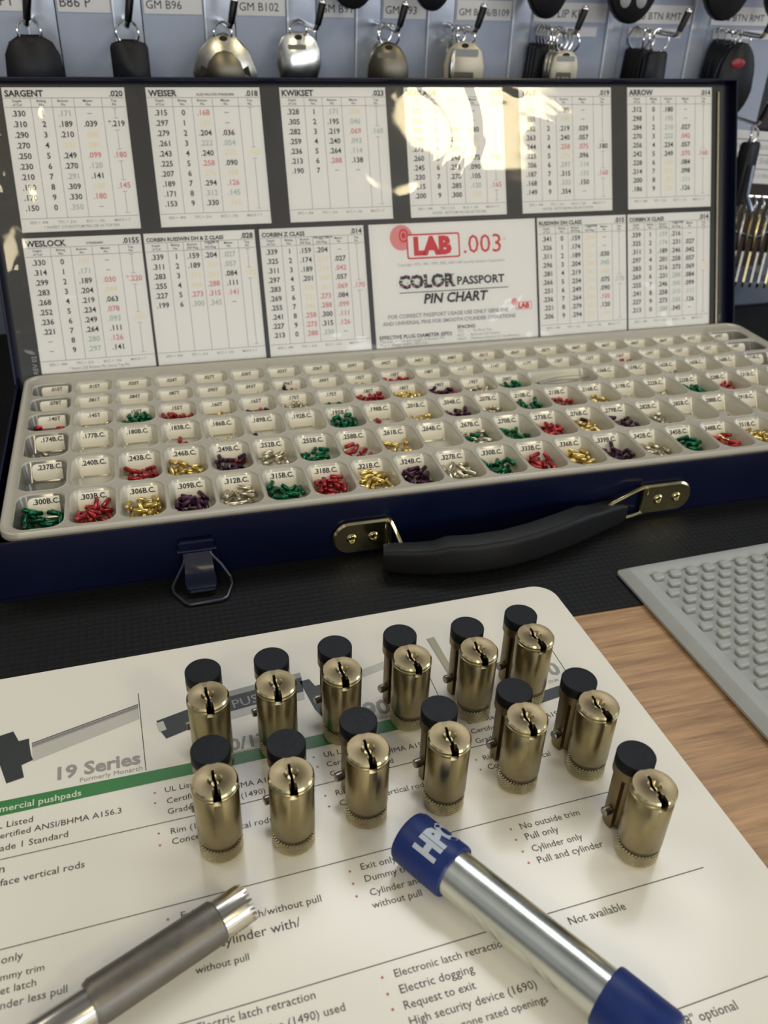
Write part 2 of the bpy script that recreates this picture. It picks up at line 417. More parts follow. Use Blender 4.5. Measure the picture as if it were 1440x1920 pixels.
TXT = [('19 Series', -46.9, 220.3, 27.6, 'H'), ('Formerly Monarch', -39.5, 217.3, 20.7, 'S'), ('mercial pushpads', -64.6, 210.9, 25.6, 'W'), ('L Listed', -64.5, 204.2, 10.6, 'B'), ('ertified ANSI/BHMA A156.3', -63.5, 200.2, 37.3, 'B'), ('ade 1 Standard', -63.1, 195.3, 20.3, 'B'), ('n', -62.7, 187.2, 1.6, 'B'), ('rface vertical rods', -63.2, 182.5, 25.6, 'B'), ('only', -59.5, 157.1, 5.7, 'B'), ('mmy trim', -59.3, 152.1, 11.4, 'B'), ('et latch', -59.0, 148.2, 9.2, 'B'), ('nder less pull', -58.6, 144.0, 17.0, 'B'), ('UL Listed', -11.9, 205.9, None, 'B'), ('Certified ANSI/BHMA A156.3', -11.6, 201.1, None, 'B'), ('Grade 1 Standard (1490)', -11.6, 196.7, None, 'B'), ('Rim (1790)', -11.1, 188.7, None, 'B'), ('Concealed vertical rods', -11.0, 184.6, 32.3, 'B'), ('UL Listed', 43.5, 207.9, None, 'B'), ('Certified ANSI/BHMA A156.3', 43.5, 203.4, None, 'B'), ('Grade 1 Standard', 43.7, 199.0, None, 'B'), ('Rim', 43.8, 190.5, None, 'B'), ('Concealed vertical rods', 44.1, 186.1, None, 'B'), ('UL Listed', 98.7, 210.4, None, 'B'), ('Certified ANSI/BHMA A156.3', 98.4, 205.6, None, 'B'), ('Grade 1 Standard', 98.4, 200.8, None, 'B'), ('Rim', 98.2, 192.7, None, 'B'), ('Concealed vertical', 98.3, 188.4, None, 'B'), ('0/17', 11.6, 218.9, 14.1, 'H'), ('Formerly Dor', 10.5, 216.9, None, 'S'), ('90', 62.5, 223.0, 10.4, 'H'), ('Formerly', 66.1, 220.6, 8.5, 'S'), ('90', 135.2, 227.0, 10.0, 'H'), ('(D-M', 137.6, 223.3, 4.3, 'S'), ('Exit only', 45.0, 160.8, 11.5, 'B'), ('Dummy trim', 45.2, 156.5, None, 'B'), ('Cylinder and', 45.5, 151.6, None, 'B'), ('without pull', 45.1, 147.4, None, 'B'), ('No outside trim', 99.5, 162.4, 21.5, 'B'), ('Pull only', 99.6, 158.2, 11.7, 'B'), ('Cylinder only', 99.8, 153.6, 17.9, 'B'), ('Pull and cylinder', 99.9, 149.2, 23.0, 'B'), ('Not available', 100.3, 127.7, 18.7, 'B'), ('Exit only', -10.2, 158.3, None, 'B'), ('Pull or lever with/without pull', -10.3, 152.6, 41.1, 'B'), ('Lock cylinder with/', -9.7, 146.6, 33.0, 'B'), ('without pull', -7.6, 140.6, 14.9, 'B'), ('Electronic latch retraction', 45.8, 125.8, None, 'B'), ('Electric dogging', 46.0, 121.1, 21.8, 'B'), ('Request to exit', 45.9, 116.7, 20.7, 'B'), ('High security device (1690)', 46.1, 112.3, 37.0, 'B'), ('One zone rated openings', 53.0, 108.0, 31.4, 'B'), ('Electric latch retraction', -8.5, 125.0, 31.7, 'B'), ('device (1490) used', 5.3, 120.0, 25, 'B'), ('1 48" optional', 113.9, 93.3, 20.3, 'B')]
ta = radians(1.3)
for t_, x_, y_, wd, k in TXT:
    m_ = {'H': bgrey, 'S': bgrey, 'W': bwhite, 'B': btext}[k]
    bd.text(t_, x_, y_, {'H': 5.6, 'S': 2.5, 'W': 3.0, 'B': 3.25}[k], zp+.04, m_, width=wd, ang=ta, bold={'H': .03, 'S': 0, 'W': .012, 'B': 0}[k])
tag(bd.build('product_sheet', smooth=False), 'white laminated product sheet with green band, under the brass cylinders', 'laminated sheet')

# ------------------------------------------------------------------ grey nubbed mat
pm = MB(); T = Matrix.Translation((199.6, 284.2, 0)) @ Matrix.Rotation(radians(2.2), 4, 'Z')
def ringloft(B, loops, m, T, cap0=False, cap1=False):
    N = len(loops[0]); vs = [p for L in loops for p in L]; fs = []
    for k in range(len(loops)-1):
        for i in range(N):
            j = (i+1) % N; fs.append((k*N+i, k*N+j, (k+1)*N+j, (k+1)*N+i))
    if cap0: fs.append(tuple(range(N-1, -1, -1)))
    if cap1: fs.append(tuple(range((len(loops)-1)*N, len(loops)*N)))
    B.add(vs, fs, m, T)
LX, LY = 210, 300
def rl(i, z, r): return [(p[0], p[1], z) for p in rrect(i, -LY+i, LX-i, -i, r, 4)]
ringloft(pm, [rl(.6, ZM, 2), rl(0, ZM+.8, 2.5), rl(0, ZM+2.0, 2.5), rl(3.6, 4.6, 2), rl(4.2, 4.9, 2), rl(9.6, 4.9, 1.5), rl(10.2, 4.5, 1), rl(10.8, 3.4, 1)], greypad, T, True, True)
X0, Y0 = 12.6, -13.2
for r_ in range(48):
    for c_ in range(22):
        x = X0+c_*9.1+(4.55 if r_ % 2 else 0)+1.2; y = Y0-r_*6.05
        if x > LX-14 or y < -LY+14: continue
        pts = rrect(x-2.7, y-1.9, x+2.7, y+1.9, 1.3, 3)
        pm.prism(pts, 3.3, 5.5, greypad, .5, T)
tag(pm.build('nubbed_mat'), 'grey rubber mat with a raised rim and staggered nubs, on the wood at right', 'rubber mat')

# ------------------------------------------------------------------ brass key cylinders
proto = thing('lock_cylinder', '', 'lock cylinder')
cut = MB()
cut.prism([(-.75, 3.7), (.2, 3.9), (.25, 1.6), (.6, .5), (.7, -.5), (.4, -1.3), (.6, -3.9), (-.6, -3.9), (-.6, -1.6), (-.25, -.7), (-.4, .4), (-.75, 1.5)], 16, 34, keyway_m)
cutter = cut.build('cutter'); cut2 = MB(); cut2.box(-1.25, 1.25, -9, -3.7, 27.6, 34, keyway_m); cutter2 = cut2.build('cutter')
body = MB(); body.lathe([(0, 7.3), (6.6, 7.3), (6.95, 7.8), (6.98, 27.7), (6.75, 28.1), (6.75, 28.4), (7.12, 28.7), (7.12, 29.3), (6.85, 29.55), (0, 29.55)], brass, 56)
bo = body.build('barrel', proto)
face = MB(); face.lathe([(0, 27.0), (5.5, 27.0), (5.6, 29.5), (6.9, 29.6), (7.02, 29.9), (7.02, 30.5), (6.55, 31.15), (2.35, 31.2), (2.1, 31.05), (.7, 29.0), (0, 29.0)], brass_face, 56, mats=[brass]*5+[gold, brass_face, brass, brass, brass, brass])
fo = face.build('plug', proto)
for q in (bo, fo):
    boolean(q, cutter); boolean(q, cutter2)
bpy.data.objects.remove(cutter); bpy.data.objects.remove(cutter2)
g_ = MB(); g_.lathe([(0, 5.4), (6.2, 5.5), (6.2, 7.4), (0, 7.4)], brass_groove, 48); g_.build('retaining_ring', proto)
k_ = MB(); k_.lathe([(0, 0), (5.9, 0), (6.6, .5), (6.85, 1.2), (6.85, 5.1), (6.5, 5.6), (0, 5.6)], knurl, 64); k_.build('base_cap', proto)
st = MB()
ol = []
for i in range(48):
    a_ = 2*pi*i/48; r_ = 5.5
    d_ = (math.degrees(a_) - 232) % 360
    if d_ < 15 or d_ > 345: r_ = 3.9
    ol.append((r_*cos(a_), 12.25+r_*sin(a_)))
st.prism(ol, 0, 24.2, brass_dark, .3)
st.box(-2.0, 2.0, 5.9, 8.3, 2, 23, brass_dark)
st.build('pin_chamber', proto)
cl = MB(); cl.lathe([(0, 23.6), (5.9, 23.6), (6.25, 24.0), (6.25, 27.4), (0, 27.4)], brass_dark, 44); c_o = cl.build('collar', proto, (0, 12.25, 0))
cp = MB(); cp.lathe([(0, 27.3), (6.2, 27.3), (6.2, 30.9), (6.0, 31.2), (0, 31.2)], blackcap, 44); cp.build('chamber_cap', proto, (0, 12.25, 0))
sc = MB(); sc.lathe([(0, 0), (1.2, 0), (1.2, 5.6), (1.55, 5.7), (1.55, 8.0), (1.3, 8.3), (0, 8.3)], steel, 18)
sc.build('side_screw', proto, (0, 12.25, 8.2), (0, radians(-90), radians(14)))
POS = [(5.7, 216.2, 93, 'back row, leftmost'), (28.6, 216.5, 86, 'back row, second from left'), (51.9, 217.6, 88, 'back row, third from left'),
       (77.6, 218.1, 97, 'back row, left of the olive strip'), (102.3, 216.5, 89, 'back row, right of the olive strip'), (125.4, 218.7, 94, 'back row, nearest the corner'),
       (4.1, 180.1, 90, 'second row, leftmost'), (26.6, 176.9, 85, 'second row, second from left'), (51.6, 180.8, 90, 'second row, third from left'),
       (78.2, 179.5, 84, 'second row, fourth from left'), (105.8, 181.4, 84, 'second row, fifth from left'), (131.6, 181.0, 98, 'second row, rightmost'),
       (131.9, 145.6, 84, 'standing alone in front at the right')]
def copytree(o, parent=None):
    c = o.copy(); link(c); c.parent = parent
    for ch in o.children: copytree(ch, c)
    return c
for i, (x, y, an, lb) in enumerate(POS):
    o = proto if i == 0 else copytree(proto)
    o.location = (x*MM, y*MM, .1*MM); o.rotation_euler = (0, 0, radians((an-90)*.6))
    tag(o, 'brass key cylinder with black-capped pin chamber, '+lb, 'lock cylinder', 'brass cylinders standing on the sheet')

# ------------------------------------------------------------------ blue-capped metal tube
A = Vector((60.2, 163.6, 0)); D = Vector((.515, -.857, 0)).normalized(); LEN = 90
yaw = atan2(D.y, D.x)
tu = thing('capped_tube', 'shiny metal tube with a blue rubber cap at each end, lying on the sheet', 'tube', (A.x, A.y, 8.75), yaw)
RX = Matrix.Rotation(radians(90), 4, 'Y')     # local z -> thing x
m_ = MB(); m_.lathe([(0, 3), (7.2, 3), (7.2, LEN-3), (0, LEN-3)], zinc, 56, RX); m_.build('tube', tu)
def warp(p):   # p.x runs round the cap, p.y along it (letter tops to the end)
    th = p[0]/8.7; return (14.8-(p[1]+4.2)*1.5, 8.66*sin(th), 8.66*cos(th))
m_ = MB(); m_.lathe([(0, 0), (6.6, 0), (7.9, .5), (8.5, 1.8), (8.6, 18.2), (8.4, 18.9), (7.25, 18.9), (7.25, 18.0), (0, 18)], bluecap, 56, RX)
vs, fs, wd = glyphs('HPC', .06)
m_.text('HPC', -6.5, -4.2, 1, 0, mat('cap_lettering', (.42, .46, .50), .5), width=13.8, warp=warp, bold=.06)
m_.build('end_cap', tu)
m_ = MB(); m_.lathe([(0, LEN), (6.6, LEN), (7.9, LEN-.5), (8.5, LEN-1.8), (8.6, LEN-18.2), (8.4, LEN-18.9), (7.25, LEN-18.9), (7.25, LEN-18), (0, LEN-18)], bluecap, 56, RX)
m_.build('end_cap', tu)

# ------------------------------------------------------------------ toothed grey tool
A = Vector((8.4, 154.6)); D = Vector((-.915, -.403)); yaw = atan2(D.y, D.x)
tl = thing('crown_wrench', 'grey steel tool with a toothed crown end, lying at the lower left', 'hand tool', (A.x, A.y, 6.3), yaw)
m_ = MB(); m_.lathe([(0, 9), (5.8, 9), (6.25, 9.5), (6.3, 45.5), (5.6, 47), (0, 47)], gunmetal, 48, RX); m_.build('shaft', tl)
m_ = MB()   # crown with teeth round its end
NT = 22; prof = []
vs = []; fs = []; seg = NT*4
for i in range(seg):
    a_ = 2*pi*i/seg; tooth = (0, 0, 2.0, 2.0)[i % 4]
    for r_, z_ in ((5.8, 9.4), (5.8, 1.8), (5.65, tooth*.75-.6), (4.7, tooth*.75-.6), (4.6, 6.5)):
        vs.append((r_*cos(a_), r_*sin(a_), z_))
for i in range(seg):
    j = (i+1) % seg
    for k in range(4): fs.append((i*5+k, i*5+k+1, j*5+k+1, j*5+k))
fs.append([i*5+4 for i in range(seg)])
m_.add(vs, fs, gunshine, RX); m_.build('crown', tl, ang=25)
m_ = MB(); m_.lathe([(0, 46.5), (4.9, 46.5), (4.9, 64), (4.5, 65), (0, 65)], gunshine, 40, RX); m_.build('neck', tl)

# ------------------------------------------------------------------ case
case = thing('pin_kit_case', 'open navy metal pin kit case with a colour chart inside its lid', 'case', (0, 0, 0))
CX0, CX1, CY0, CY1, CZ1 = -75, 411, 328, 506, 28.9
m_ = MB()
m_.box(CX0, CX1, CY0, CY1, ZM, ZM+1.2, navy)
m_.box(CX0, CX1, CY0, CY0+1.3, ZM+.6, CZ1, navy, bev=.4)
m_.box(CX0, CX1, CY1-1.3, CY1, ZM+.6, 24.5, navy, bev=.4)
m_.box(CX0, CX0+1.3, CY0+.3, CY1-.3, ZM+.6, CZ1, navy, bev=.4)
m_.box(CX1-1.3, CX1, CY0+.3, CY1-.3, ZM+.6, CZ1, navy, bev=.4)
m_.build('base_shell', case, smooth=False)
m_ = MB(); m_.tube([(CX0+2, CY1+1.2, 25.6), (CX1-2, CY1+1.2, 25.6)], 1.5, navy_dark, 12); m_.build('hinge', case)
LA = radians(68.952)
TL = Matrix.Translation((0, 502.4, 23.6)) @ Matrix(((1, 0, 0, 0), (0, cos(LA), -sin(LA), 0), (0, sin(LA), cos(LA), 0), (0, 0, 0, 1)))
lid_o = link(bpy.data.objects.new('lid', None)); lid_o.empty_display_size = .01
LU0, LU1, LV0, LV1 = -76, 404, -1, 166.6
m_ = MB()
m_.box(LU0, LU1, LV0, LV1, -2.2, -.8, navy, TL)
m_.box(LU0, LU1, LV1-1.3, LV1, -2.2, 6.5, navy, TL, bev=.35)
m_.box(LU0, LU0+1.4, LV0+3, LV1, -2.2, 6.5, navy, TL, bev=.35)
m_.box(LU1-1.4, LU1, LV0+3, LV1, -2.2, 6.5, navy, TL, bev=.35)
bpy.data.objects.remove(lid_o)
lid = m_.build('lid', case, smooth=False)

# chart sheet
ch = MB(); ch.box(LU0+4, LU1-6, 1.2, LV1-2, -.75, 0, chartblack, TL)
CH = 76.5; VB = 6.6; VT = VB+CH+3.2
MC = {'k': ink, 'r': ired, 'y': iyel, 'g': igrn, 'o': iyel}
def cell(tx, cu, cv, size=4.3, al='c'):
    if not tx: return
    m__ = ink
    if tx[0] in 'rygo' and len(tx) > 1: m__ = MC[tx[0]]; tx = tx[1:]
    if tx == '-': ch.rect(cu-1.2, cv+1.1, cu+1.2, cv+1.5, .12, iline, TL); return
    ch.text(tx, cu, cv, size, .12, m__, TL, al, bold=.02)
def card(u0, w_, v0, title, num, rows, six=False, sub='', foot=True, wide=0, tops=()):
    ch.rect(u0, v0, u0+w_, v0+CH, .05, white, TL); vt = v0+CH
    ch.text(title, u0+1.3, vt-4.7, 4.6, .12, ink, TL, bold=.035, width={14: 26.5, 16: 31, 27: 45}.get(len(title)))
    ch.text(num, u0+w_-1.2, vt-4.7, 4.3, .12, ink, TL, 'r', bold=.03)
    if sub: ch.text(sub, u0+w_*.60, vt-4.4 if not six else vt-6.8, 1.8, .12, ink, TL, 'c', bold=.02)
    lines = [.22, .39, .57, .80] if not six else [.2, .34, .5, .66, .84]
    cent = [.11, .305, .48, .685, .9] if not six else [.1, .27, .42, .58, .75, .92]
    ch.rect(u0+.5, vt-5.6, u0+w_-.5, vt-5.35, .1, iline, TL)
    ch.rect(u0+.5, vt-10.4, u0+w_-.5, vt-10.15, .1, iline, TL)
    ch.rect(u0+.5, v0+7.2, u0+w_-.5, v0+7.45, .1, iline, TL)
    for q in lines: ch.rect(u0+q*w_-.12, v0+7.4, u0+q*w_+.12, vt-5.4, .1, iline, TL)
    H = [('Depth', 'of Cut'), ('Bitting', 'No.'), ('Bottom', 'Pin'), ('Master', 'Pin'), ('Top', 'Pin')] if not six else [('Depth', 'of Cut'), ('Bitting', 'No.'), ('Bottom', '.509 Plug'), ('Pin', '.552 Plug'), ('Master', 'Pin'), ('Top', 'Pin')]
    for c_, (a_, b_) in zip(cent, H):
        ch.text(a_, u0+c_*w_, vt-7.6, 1.9, .12, ink, TL, 'c', bold=.01); ch.text(b_, u0+c_*w_, vt-9.6, 1.9, .12, ink, TL, 'c', bold=.01)
    step = 5.55
    for i, r_ in enumerate(rows):
        v = vt-15.0-i*step
        for c_, tx in zip(cent, r_.split()):
            if tx != '_': cell(tx, u0+c_*w_, v)
    cu = u0+cent[-1]*w_; top = vt-11; last = v0+9
    marks = sorted([t_[0] for t_ in tops]); ys = [vt-15-t_*step+1.2 for t_ in marks]
    seg = [top]+[q for y_ in ys for q in (y_+3.2, y_-3.2)]+[last]
    for a_, b_ in zip(seg[::2], seg[1::2]):
        if a_-b_ > 2:
            ch.rect(cu-.12, b_, cu+.12, a_, .1, iline, TL); mid = (a_+b_)/2
            ch.rect(cu-1.4, b_-.1, cu+1.4, b_+.12, .1, iline, TL); ch.rect(cu-1.4, a_-.1, cu+1.4, a_+.12, .1, iline, TL)
    for i_, tx in tops: cell(tx, cu, vt-15-i_*step)
    for q, tx in zip((.15, .38, .62, .85), ('EPD = .498', 'TFC = .216', 'BCC = .156', 'MACS = 7')):
        ch.text(tx, u0+q*w_, v0+4.4, 2.1, .12, igry, TL, 'c', bold=.01)
    if foot: ch.text(foot if isinstance(foot, str) else '* INVERT .219 BOTTOM PIN USE AS TOP PIN', u0+w_*.5, v0+1.7, 2.1, .12, igry, TL, 'c', bold=.01)
U = 1.21; W_ = 65.2
card(-60.0, W_, VT, 'SARGENT', '.020', ['.330 1 g.171 -', '.310 2 .189 .039', '.290 3 .210 y.060', '.270 4 y.231 y.081', '.250 5 .249 r.099', '.230 6 .270 g.120', '.210 7 g.291 .141', '.190 8 .309 y.160', '.170 9 .330 r.180', '.150 0 g.350 -'], tops=[(1, '*.219'), (4, 'r.180'), (7, 'r.145')])
card(13.9*U, W_, VT, 'WEISER', '.018', ['.315 0 r.168 -', '.297 1 y.186 -', '.279 2 .204 .036', '.261 3 g.222 g.054', '.243 4 .240 y.072', '.225 5 r.258 .090', '.207 6 y.276 y.108', '.189 7 .294 r.126', '.171 8 g.312 g.145', '.153 9 .330 y.162'], sub='ALSO FALCON STANDARD', foot=False, tops=[(4, 'y.165')])
card(77.5*U, W_, VT, 'KWIKSET', '.023', ['.328 1 g.171 y.024', '.305 2 .195 g.046', '.282 3 .219 r.069', '.259 4 .240 g.093', '.236 5 .264 g.114', '.213 6 r.288 .138', '.190 7 - -'], foot=False, tops=[(2, 'g.160')])
card(141.1*U, W_, VT, 'SCHLAGE', '.015', ['.335 0 y.165 -', '.320 1 g.180 -', '.305 2 .195 .030', '.290 3 .210 y.045', '.275 4 .225 y.060', '.260 5 .240 .075', '.245 6 .255 .090', '.230 7 .270 .105', '.215 8 .285 g.120', '.200 9 .300 y.135'], foot='NOTES   BOTTOM PIN USE AS TOP PIN', tops=[(5, '.195'), (8, 'r.165')])
card(204.2*U, W_, VT, 'YALE', '.019', ['.320 0 .180 -', '.301 1 y.198 -', '.282 2 .219 .039', '.263 3 .240 .057', '.244 4 r.258 r.075', '.225 5 y.276 .096', '.206 6 g.297 g.114', '.187 7 .315 g.133', '.168 8 g.333 .150', '.149 9 .354 -'], foot='NOTES   BOTTOM PIN USE AS TOP PIN', tops=[(4, '.180'), (7, 'r.160')])
card(267.9*U, 63.9, VT, 'ARROW', '.014', ['.312 0 .180 -', '.298 1 g.195 -', '.284 2 g.210 .027', '.270 3 g.222 r.042', '.256 4 .234 .057', '.242 5 .249 r.070', '.228 6 y.264 .084', '.214 7 y.276 .098', '.200 8 y.291 g.111', '.186 9 y.306 .126'], foot=False, tops=[(5, 'r.160')])
card(-50.3*U, W_, VB, 'WESLOCK', '.0155', ['.330 0 y.159 -', '.314 1 g.171 -', '.299 2 .189 r.030', '.283 3 .204 y.048', '.268 4 .219 .063', '.252 5 .234 r.078', '.236 6 .249 g.093', '.221 7 .264 .111', '- 8 g.280 r.126', '- 9 g.297 .141'], sub='STANDARD', foot='* Invert .220 Bottom Pin Use as Top Pin', tops=[(2, 'r*.220'), (6, 'y.190')])
card(4.9*U, W_, VB, 'CORBIN RUSSWIN DH & Z CLASS', '.028', ['.339 1 .159 .204 g.027', '.311 2 .189 y.231 g.057', '.283 3 y.216 y.261 .084', '.255 4 y.246 r.288 .111', '.227 5 r.273 r.315 r.141', '.199 6 g.300 g.345 -'], six=True, sub='SYSTEM 70', foot=False, tops=[(2, 'y.170')])
card(61.1*U, W_, VB, 'CORBIN Z CLASS', '.014', ['.339 1 .159 .204 -', '.325 2 .174 y.219 .027', '.311 3 .189 y.234 r.042', '.297 4 .201 y.246 .057', '.283 5 y.216 y.261 r.069', '.269 6 y.231 r.273 .084', '.255 7 y.246 r.288 r.099', '.241 8 r.258 .300 r.111', '.227 9 r.273 .315 r.126', '.213 0 r.288 g.330 -'], six=True, sub='PRE-SYSTEM 70', foot=False, tops=[(4, 'r.170')])
card(212.4*U, W_, VB, 'RUSSWIN DH CLASS', '.015', ['.341 0 .159 y.204 -', '.326 1 .174 y.219 -', '.311 2 .189 y.231 .030', '.296 3 .204 y.246 g.045', '.281 4 .219 y.261 y.060', '.266 5 .234 y.276 .075', '.251 6 .249 y.291 .090', '.236 7 .264 y.306 r.105', '.221 8 .279 y.321 .120', '.206 9 .294 y.336 y.135'], six=True, sub='CYLINDERS', foot=False, tops=[(5, 'g.170')])
card(267.4*U, 64.0, VB, 'CORBIN X CLASS', '.014', ['.339 1 g.159 .216 -', '.325 2 g.174 .231 .027', '.311 3 .189 .246 .042', '.297 4 .201 .258 .057', '.283 5 .216 .273 .069', '.269 6 .231 g.288 .084', '.255 7 .246 g.300 .099', '.241 8 .258 g.315 g.111', '.227 9 .273 g.330 .126', '.213 0 g.288 .345 -'], six=True, sub='CYLINDERS', foot=False, tops=[(4, 'y.170')])
# title card
u0 = 117.7*U; w_ = 113.0; ch.rect(u0, VB, u0+w_, VB+CH, .05, white, TL); vt = VB+CH
cu, cv = u0+21.0, vt-8.6
ch.poly([(cu+7.6*cos(q*pi/16), cv+7.8*sin(q*pi/16)) for q in range(32)], .1, ipink, TL)
for q in range(3): ch.poly([(cu+1.5+(3.2-q*.9)*cos(k*pi/10), cv+1.2+(4.2-q*1.2)*sin(k*pi/10)) for k in range(20)], .12+q*.02, [ilogo, ipink, ilogo][q], TL)
ch.prism(rrect(u0+24.2, vt-22.0, u0+60.0, vt-6.6, 1.5, 3), .13, .14, ilogo, 0, TL)
ch.prism(rrect(u0+25.2, vt-21.0, u0+59.0, vt-7.6, 1, 3), .15, .16, white, 0, TL)
ch.text('LAB', u0+28.8, vt-19.1, 1, .18, ilogo, TL, width=25.6, bold=.065)
ch.text('.003', u0+62.5, vt-19.8, 1, .13, ilogo, TL, width=26.0, bold=.0)
ch.text('o', u0+90.5, vt-12.5, 2.6, .13, igry, TL)
ch.text('Copyright 1975, 1981, 1990, 2002, 2003 LAB Security Systems Corporation', u0+17.5, vt-26, 1, .13, igry, TL, width=73)
# COLOR in bands
vs, fs, wd = glyphs('COLOR', .05); k = 38.5/wd
ch.text('COLOR', u0+17.5, vt-39.6, 1, .13, ink, TL, width=38.5, bold=.055)
for q, mm_ in enumerate((ired, igrn, iyel, ipurp)):
    v_ = vt-38.9+q*2.0
    for j in range(5):
        uu = u0+18.6+j*7.75; ch.rect(uu, v_, uu+1.7, v_+.8, .15, mm_, TL)
        if j != 2: ch.rect(uu+3.9, v_, uu+5.2, v_+.8, .15, mm_, TL)
ch.text('PASSPORT', u0+57.0, vt-39.2, 1, .13, ink, TL, width=33.0, bold=.03)
ch.rect(u0+17.5, vt-42.8, u0+92.5, vt-42.3, .13, ink, TL)
ch.text('PIN CHART', u0+33.5, vt-49.8, 1, .13, ink, TL, width=43.5, bold=.035, shear=.2)
ch.text('FOR CORRECT PASSPORT USAGE USE ONLY GENUINE', u0+9, vt-58.2, 1, .13, igry, TL, width=83, bold=.03)
ch.text('AND UNIVERSAL PINS FOR SMOOTH CYLINDER OPERATIONS', u0+5, vt-62.4, 1, .13, igry, TL, width=92, bold=.03)
ch.prism(rrect(u0+97.5, vt-57.6, u0+109.0, vt-52.6, .5, 2), .13, .135, ipink, 0, TL)
ch.prism(rrect(u0+98.0, vt-57.1, u0+108.5, vt-53.1, .4, 2), .14, .145, white, 0, TL)
ch.text('LAB', u0+99.2, vt-56.6, 1, .16, ilogo, TL, width=8.0, bold=.06)
ch.poly([(u0+96.5+2.2*cos(q*pi/8), vt-52.3+2.3*sin(q*pi/8)) for q in range(16)], .15, ipink, TL)
ch.text('EFFECTIVE PLUG DIAMETER (EPD)', u0+2.5, vt-71, 1, .13, ink, TL, width=49, bold=.02)
for q, (tx, wd_) in enumerate((('The sum of Cut and Length of Bottom Pin', 44), ('Plug is always within .003 Cut', 32))):
    ch.text(tx, u0+2.5, vt-(73.2+q*2.2), 1, .13, igry, TL, width=wd_)
ch.text('SPACING', u0+55.5, vt-67.2, 1, .13, ink, TL, width=12.5, bold=.02)
for q, (tx, wd_) in enumerate((('TFC    -   To First Cut', 24), ('BCC   -   Between Cut Centers', 30), ('MACS -   Maximum Adjacent Cut Specifications', 44))):
    ch.text(tx, u0+55.5, vt-(69.9+q*2.4), 1, .13, igry, TL, width=wd_)
ch.text('REV 02', -62.8, 7.0, 3.6, .12, igry, TL, ang=pi/2, bold=.02)
co = ch.build('pin_chart', lid, smooth=False)
# clear film with metal strip at its right edge
fm = MB(); N1, N2 = 60, 24
vs = []
for j in range(N2+1):
    for i in range(N1+1):
        u_ = LU0+5+(LU1-LU0-13)*i/N1; v_ = 1.6+(LV1-4-1.6)*j/N2
        d_ = .9+.45*sin(u_*.045+1.3*sin(v_*.05))*sin(v_*.052+.6)
        vs.append((u_, v_, d_))
fs = [(j*(N1+1)+i, j*(N1+1)+i+1, (j+1)*(N1+1)+i+1, (j+1)*(N1+1)+i) for j in range(N2) for i in range(N1)]
fm.add(vs, fs, film, TL); fm.build('clear_cover', lid, ang=180)
fm = MB(); fm.tube([(LU1-11.5, 6, 1.3), (LU1-11.5, LV1-7, 1.3)], .7, mat('cover_edge', (.5, .45, .32), .25, .8), 8, T=TL)
fm.build('cover_edge', lid)

# handle hardware
def bracket(x0, x1, sgn):
    """x0 = round end, x1 = loop end"""
    m_ = MB(); a_, b_ = min(x0, x1), max(x0, x1); z0, z1 = 1.5, 18.5; r_ = 8
    p = []
    if sgn > 0:      # round end at left
        p = [(b_, z0), (b_, z1)]+[(a_+r_+r_*cos(radians(90+q*15)), 10+(8.5)*sin(radians(90+q*15))) for q in range(13)]
    else:
        p = [(a_, z1), (a_, z0)]+[(b_-r_+r_*cos(radians(-90+q*15)), 10+(8.5)*sin(radians(-90+q*15))) for q in range(13)]
    TF = Matrix(((1, 0, 0, 0), (0, 0, -1, CY0), (0, 1, 0, 0), (0, 0, 0, 1)))    # plate drawn in x-z, thickness toward the viewer
    m_.prism(p, 0, 2.6, gold, .9, TF)
    xl = x1
    m_.tube([(xl, CY0-1.6, z0+1), (xl, CY0-1.6, z1-1)], 1.9, gold, 12)
    o_ = m_.build('handle_bracket', case)
    for q in (9.0, 19.5):
        xr = x0+sgn*q
        r2 = MB(); r2.lathe([(0, 0), (2.7, 0), (2.5, .5), (1.9, 1.0), (1.5, .9), (1.2, .3), (.6, .1), (0, .1)], gold, 24)
        r2.build('rivet', o_, (xr, CY0-2.5, 10), (radians(90), 0, 0))
    return o_
bl = bracket(73, 100, 1); br = bracket(264, 236.5, -1)
m_ = MB(); m_.tube([(100.8, 326, 18), (101.5, 318, 16), (102.5, 311, 12), (103.2, 307.5, 8), (103.0, 310, 5), (101.4, 318, 3.5), (100.8, 326, 3)], 1.0, gold, 10); m_.build('wire_link', bl)
m_ = MB(); m_.tube([(236, 325.5, 18.5), (229, 323.5, 18), (216, 321.5, 14), (213.0, 321, 12.6), (212.4, 321, 8), (213.5, 321, 4.2), (217, 321.5, 3.2), (229, 323.5, 3), (236, 325.5, 3)], 1.0, gold, 10); m_.build('wire_link', br)
# grip
m_ = MB()
path = [(93.5, 311, 7.4, .78), (99, 309.6, 7.4, .9), (108, 307.3, 7.2, .95), (116, 305.3, 7.6, 1.02), (122, 304.2, 9.0, 1.12), (134, 302.6, 9.0, 1.12), (150, 303.0, 9.0, 1.12), (166, 306, 9.0, 1.12), (182, 310.6, 9.0, 1.12), (196, 315.4, 8.8, 1.1), (203, 318.2, 7.6, 1.0), (212, 321.4, 7.2, .92), (220, 323.6, 7.0, .85), (224.5, 324.2, 6.6, .6)]
prof = []
sec = rrect(-6.6, -7.2, 6.6, 7.2, 2.6, 4)
vs = []; NS = len(sec)
for i, (x, y, z, s_) in enumerate(path):
    a_, b_ = path[max(i-1, 0)], path[min(i+1, len(path)-1)]
    d_ = Vector((b_[0]-a_[0], b_[1]-a_[1])).normalized(); nn = Vector((-d_.y, d_.x))
    for (p, q) in sec:
        zz_ = z+q*s_*.98; vs.append((x+nn.x*p*s_*.80, y+nn.y*p*s_*.80, max(zz_, ZM+.05)))
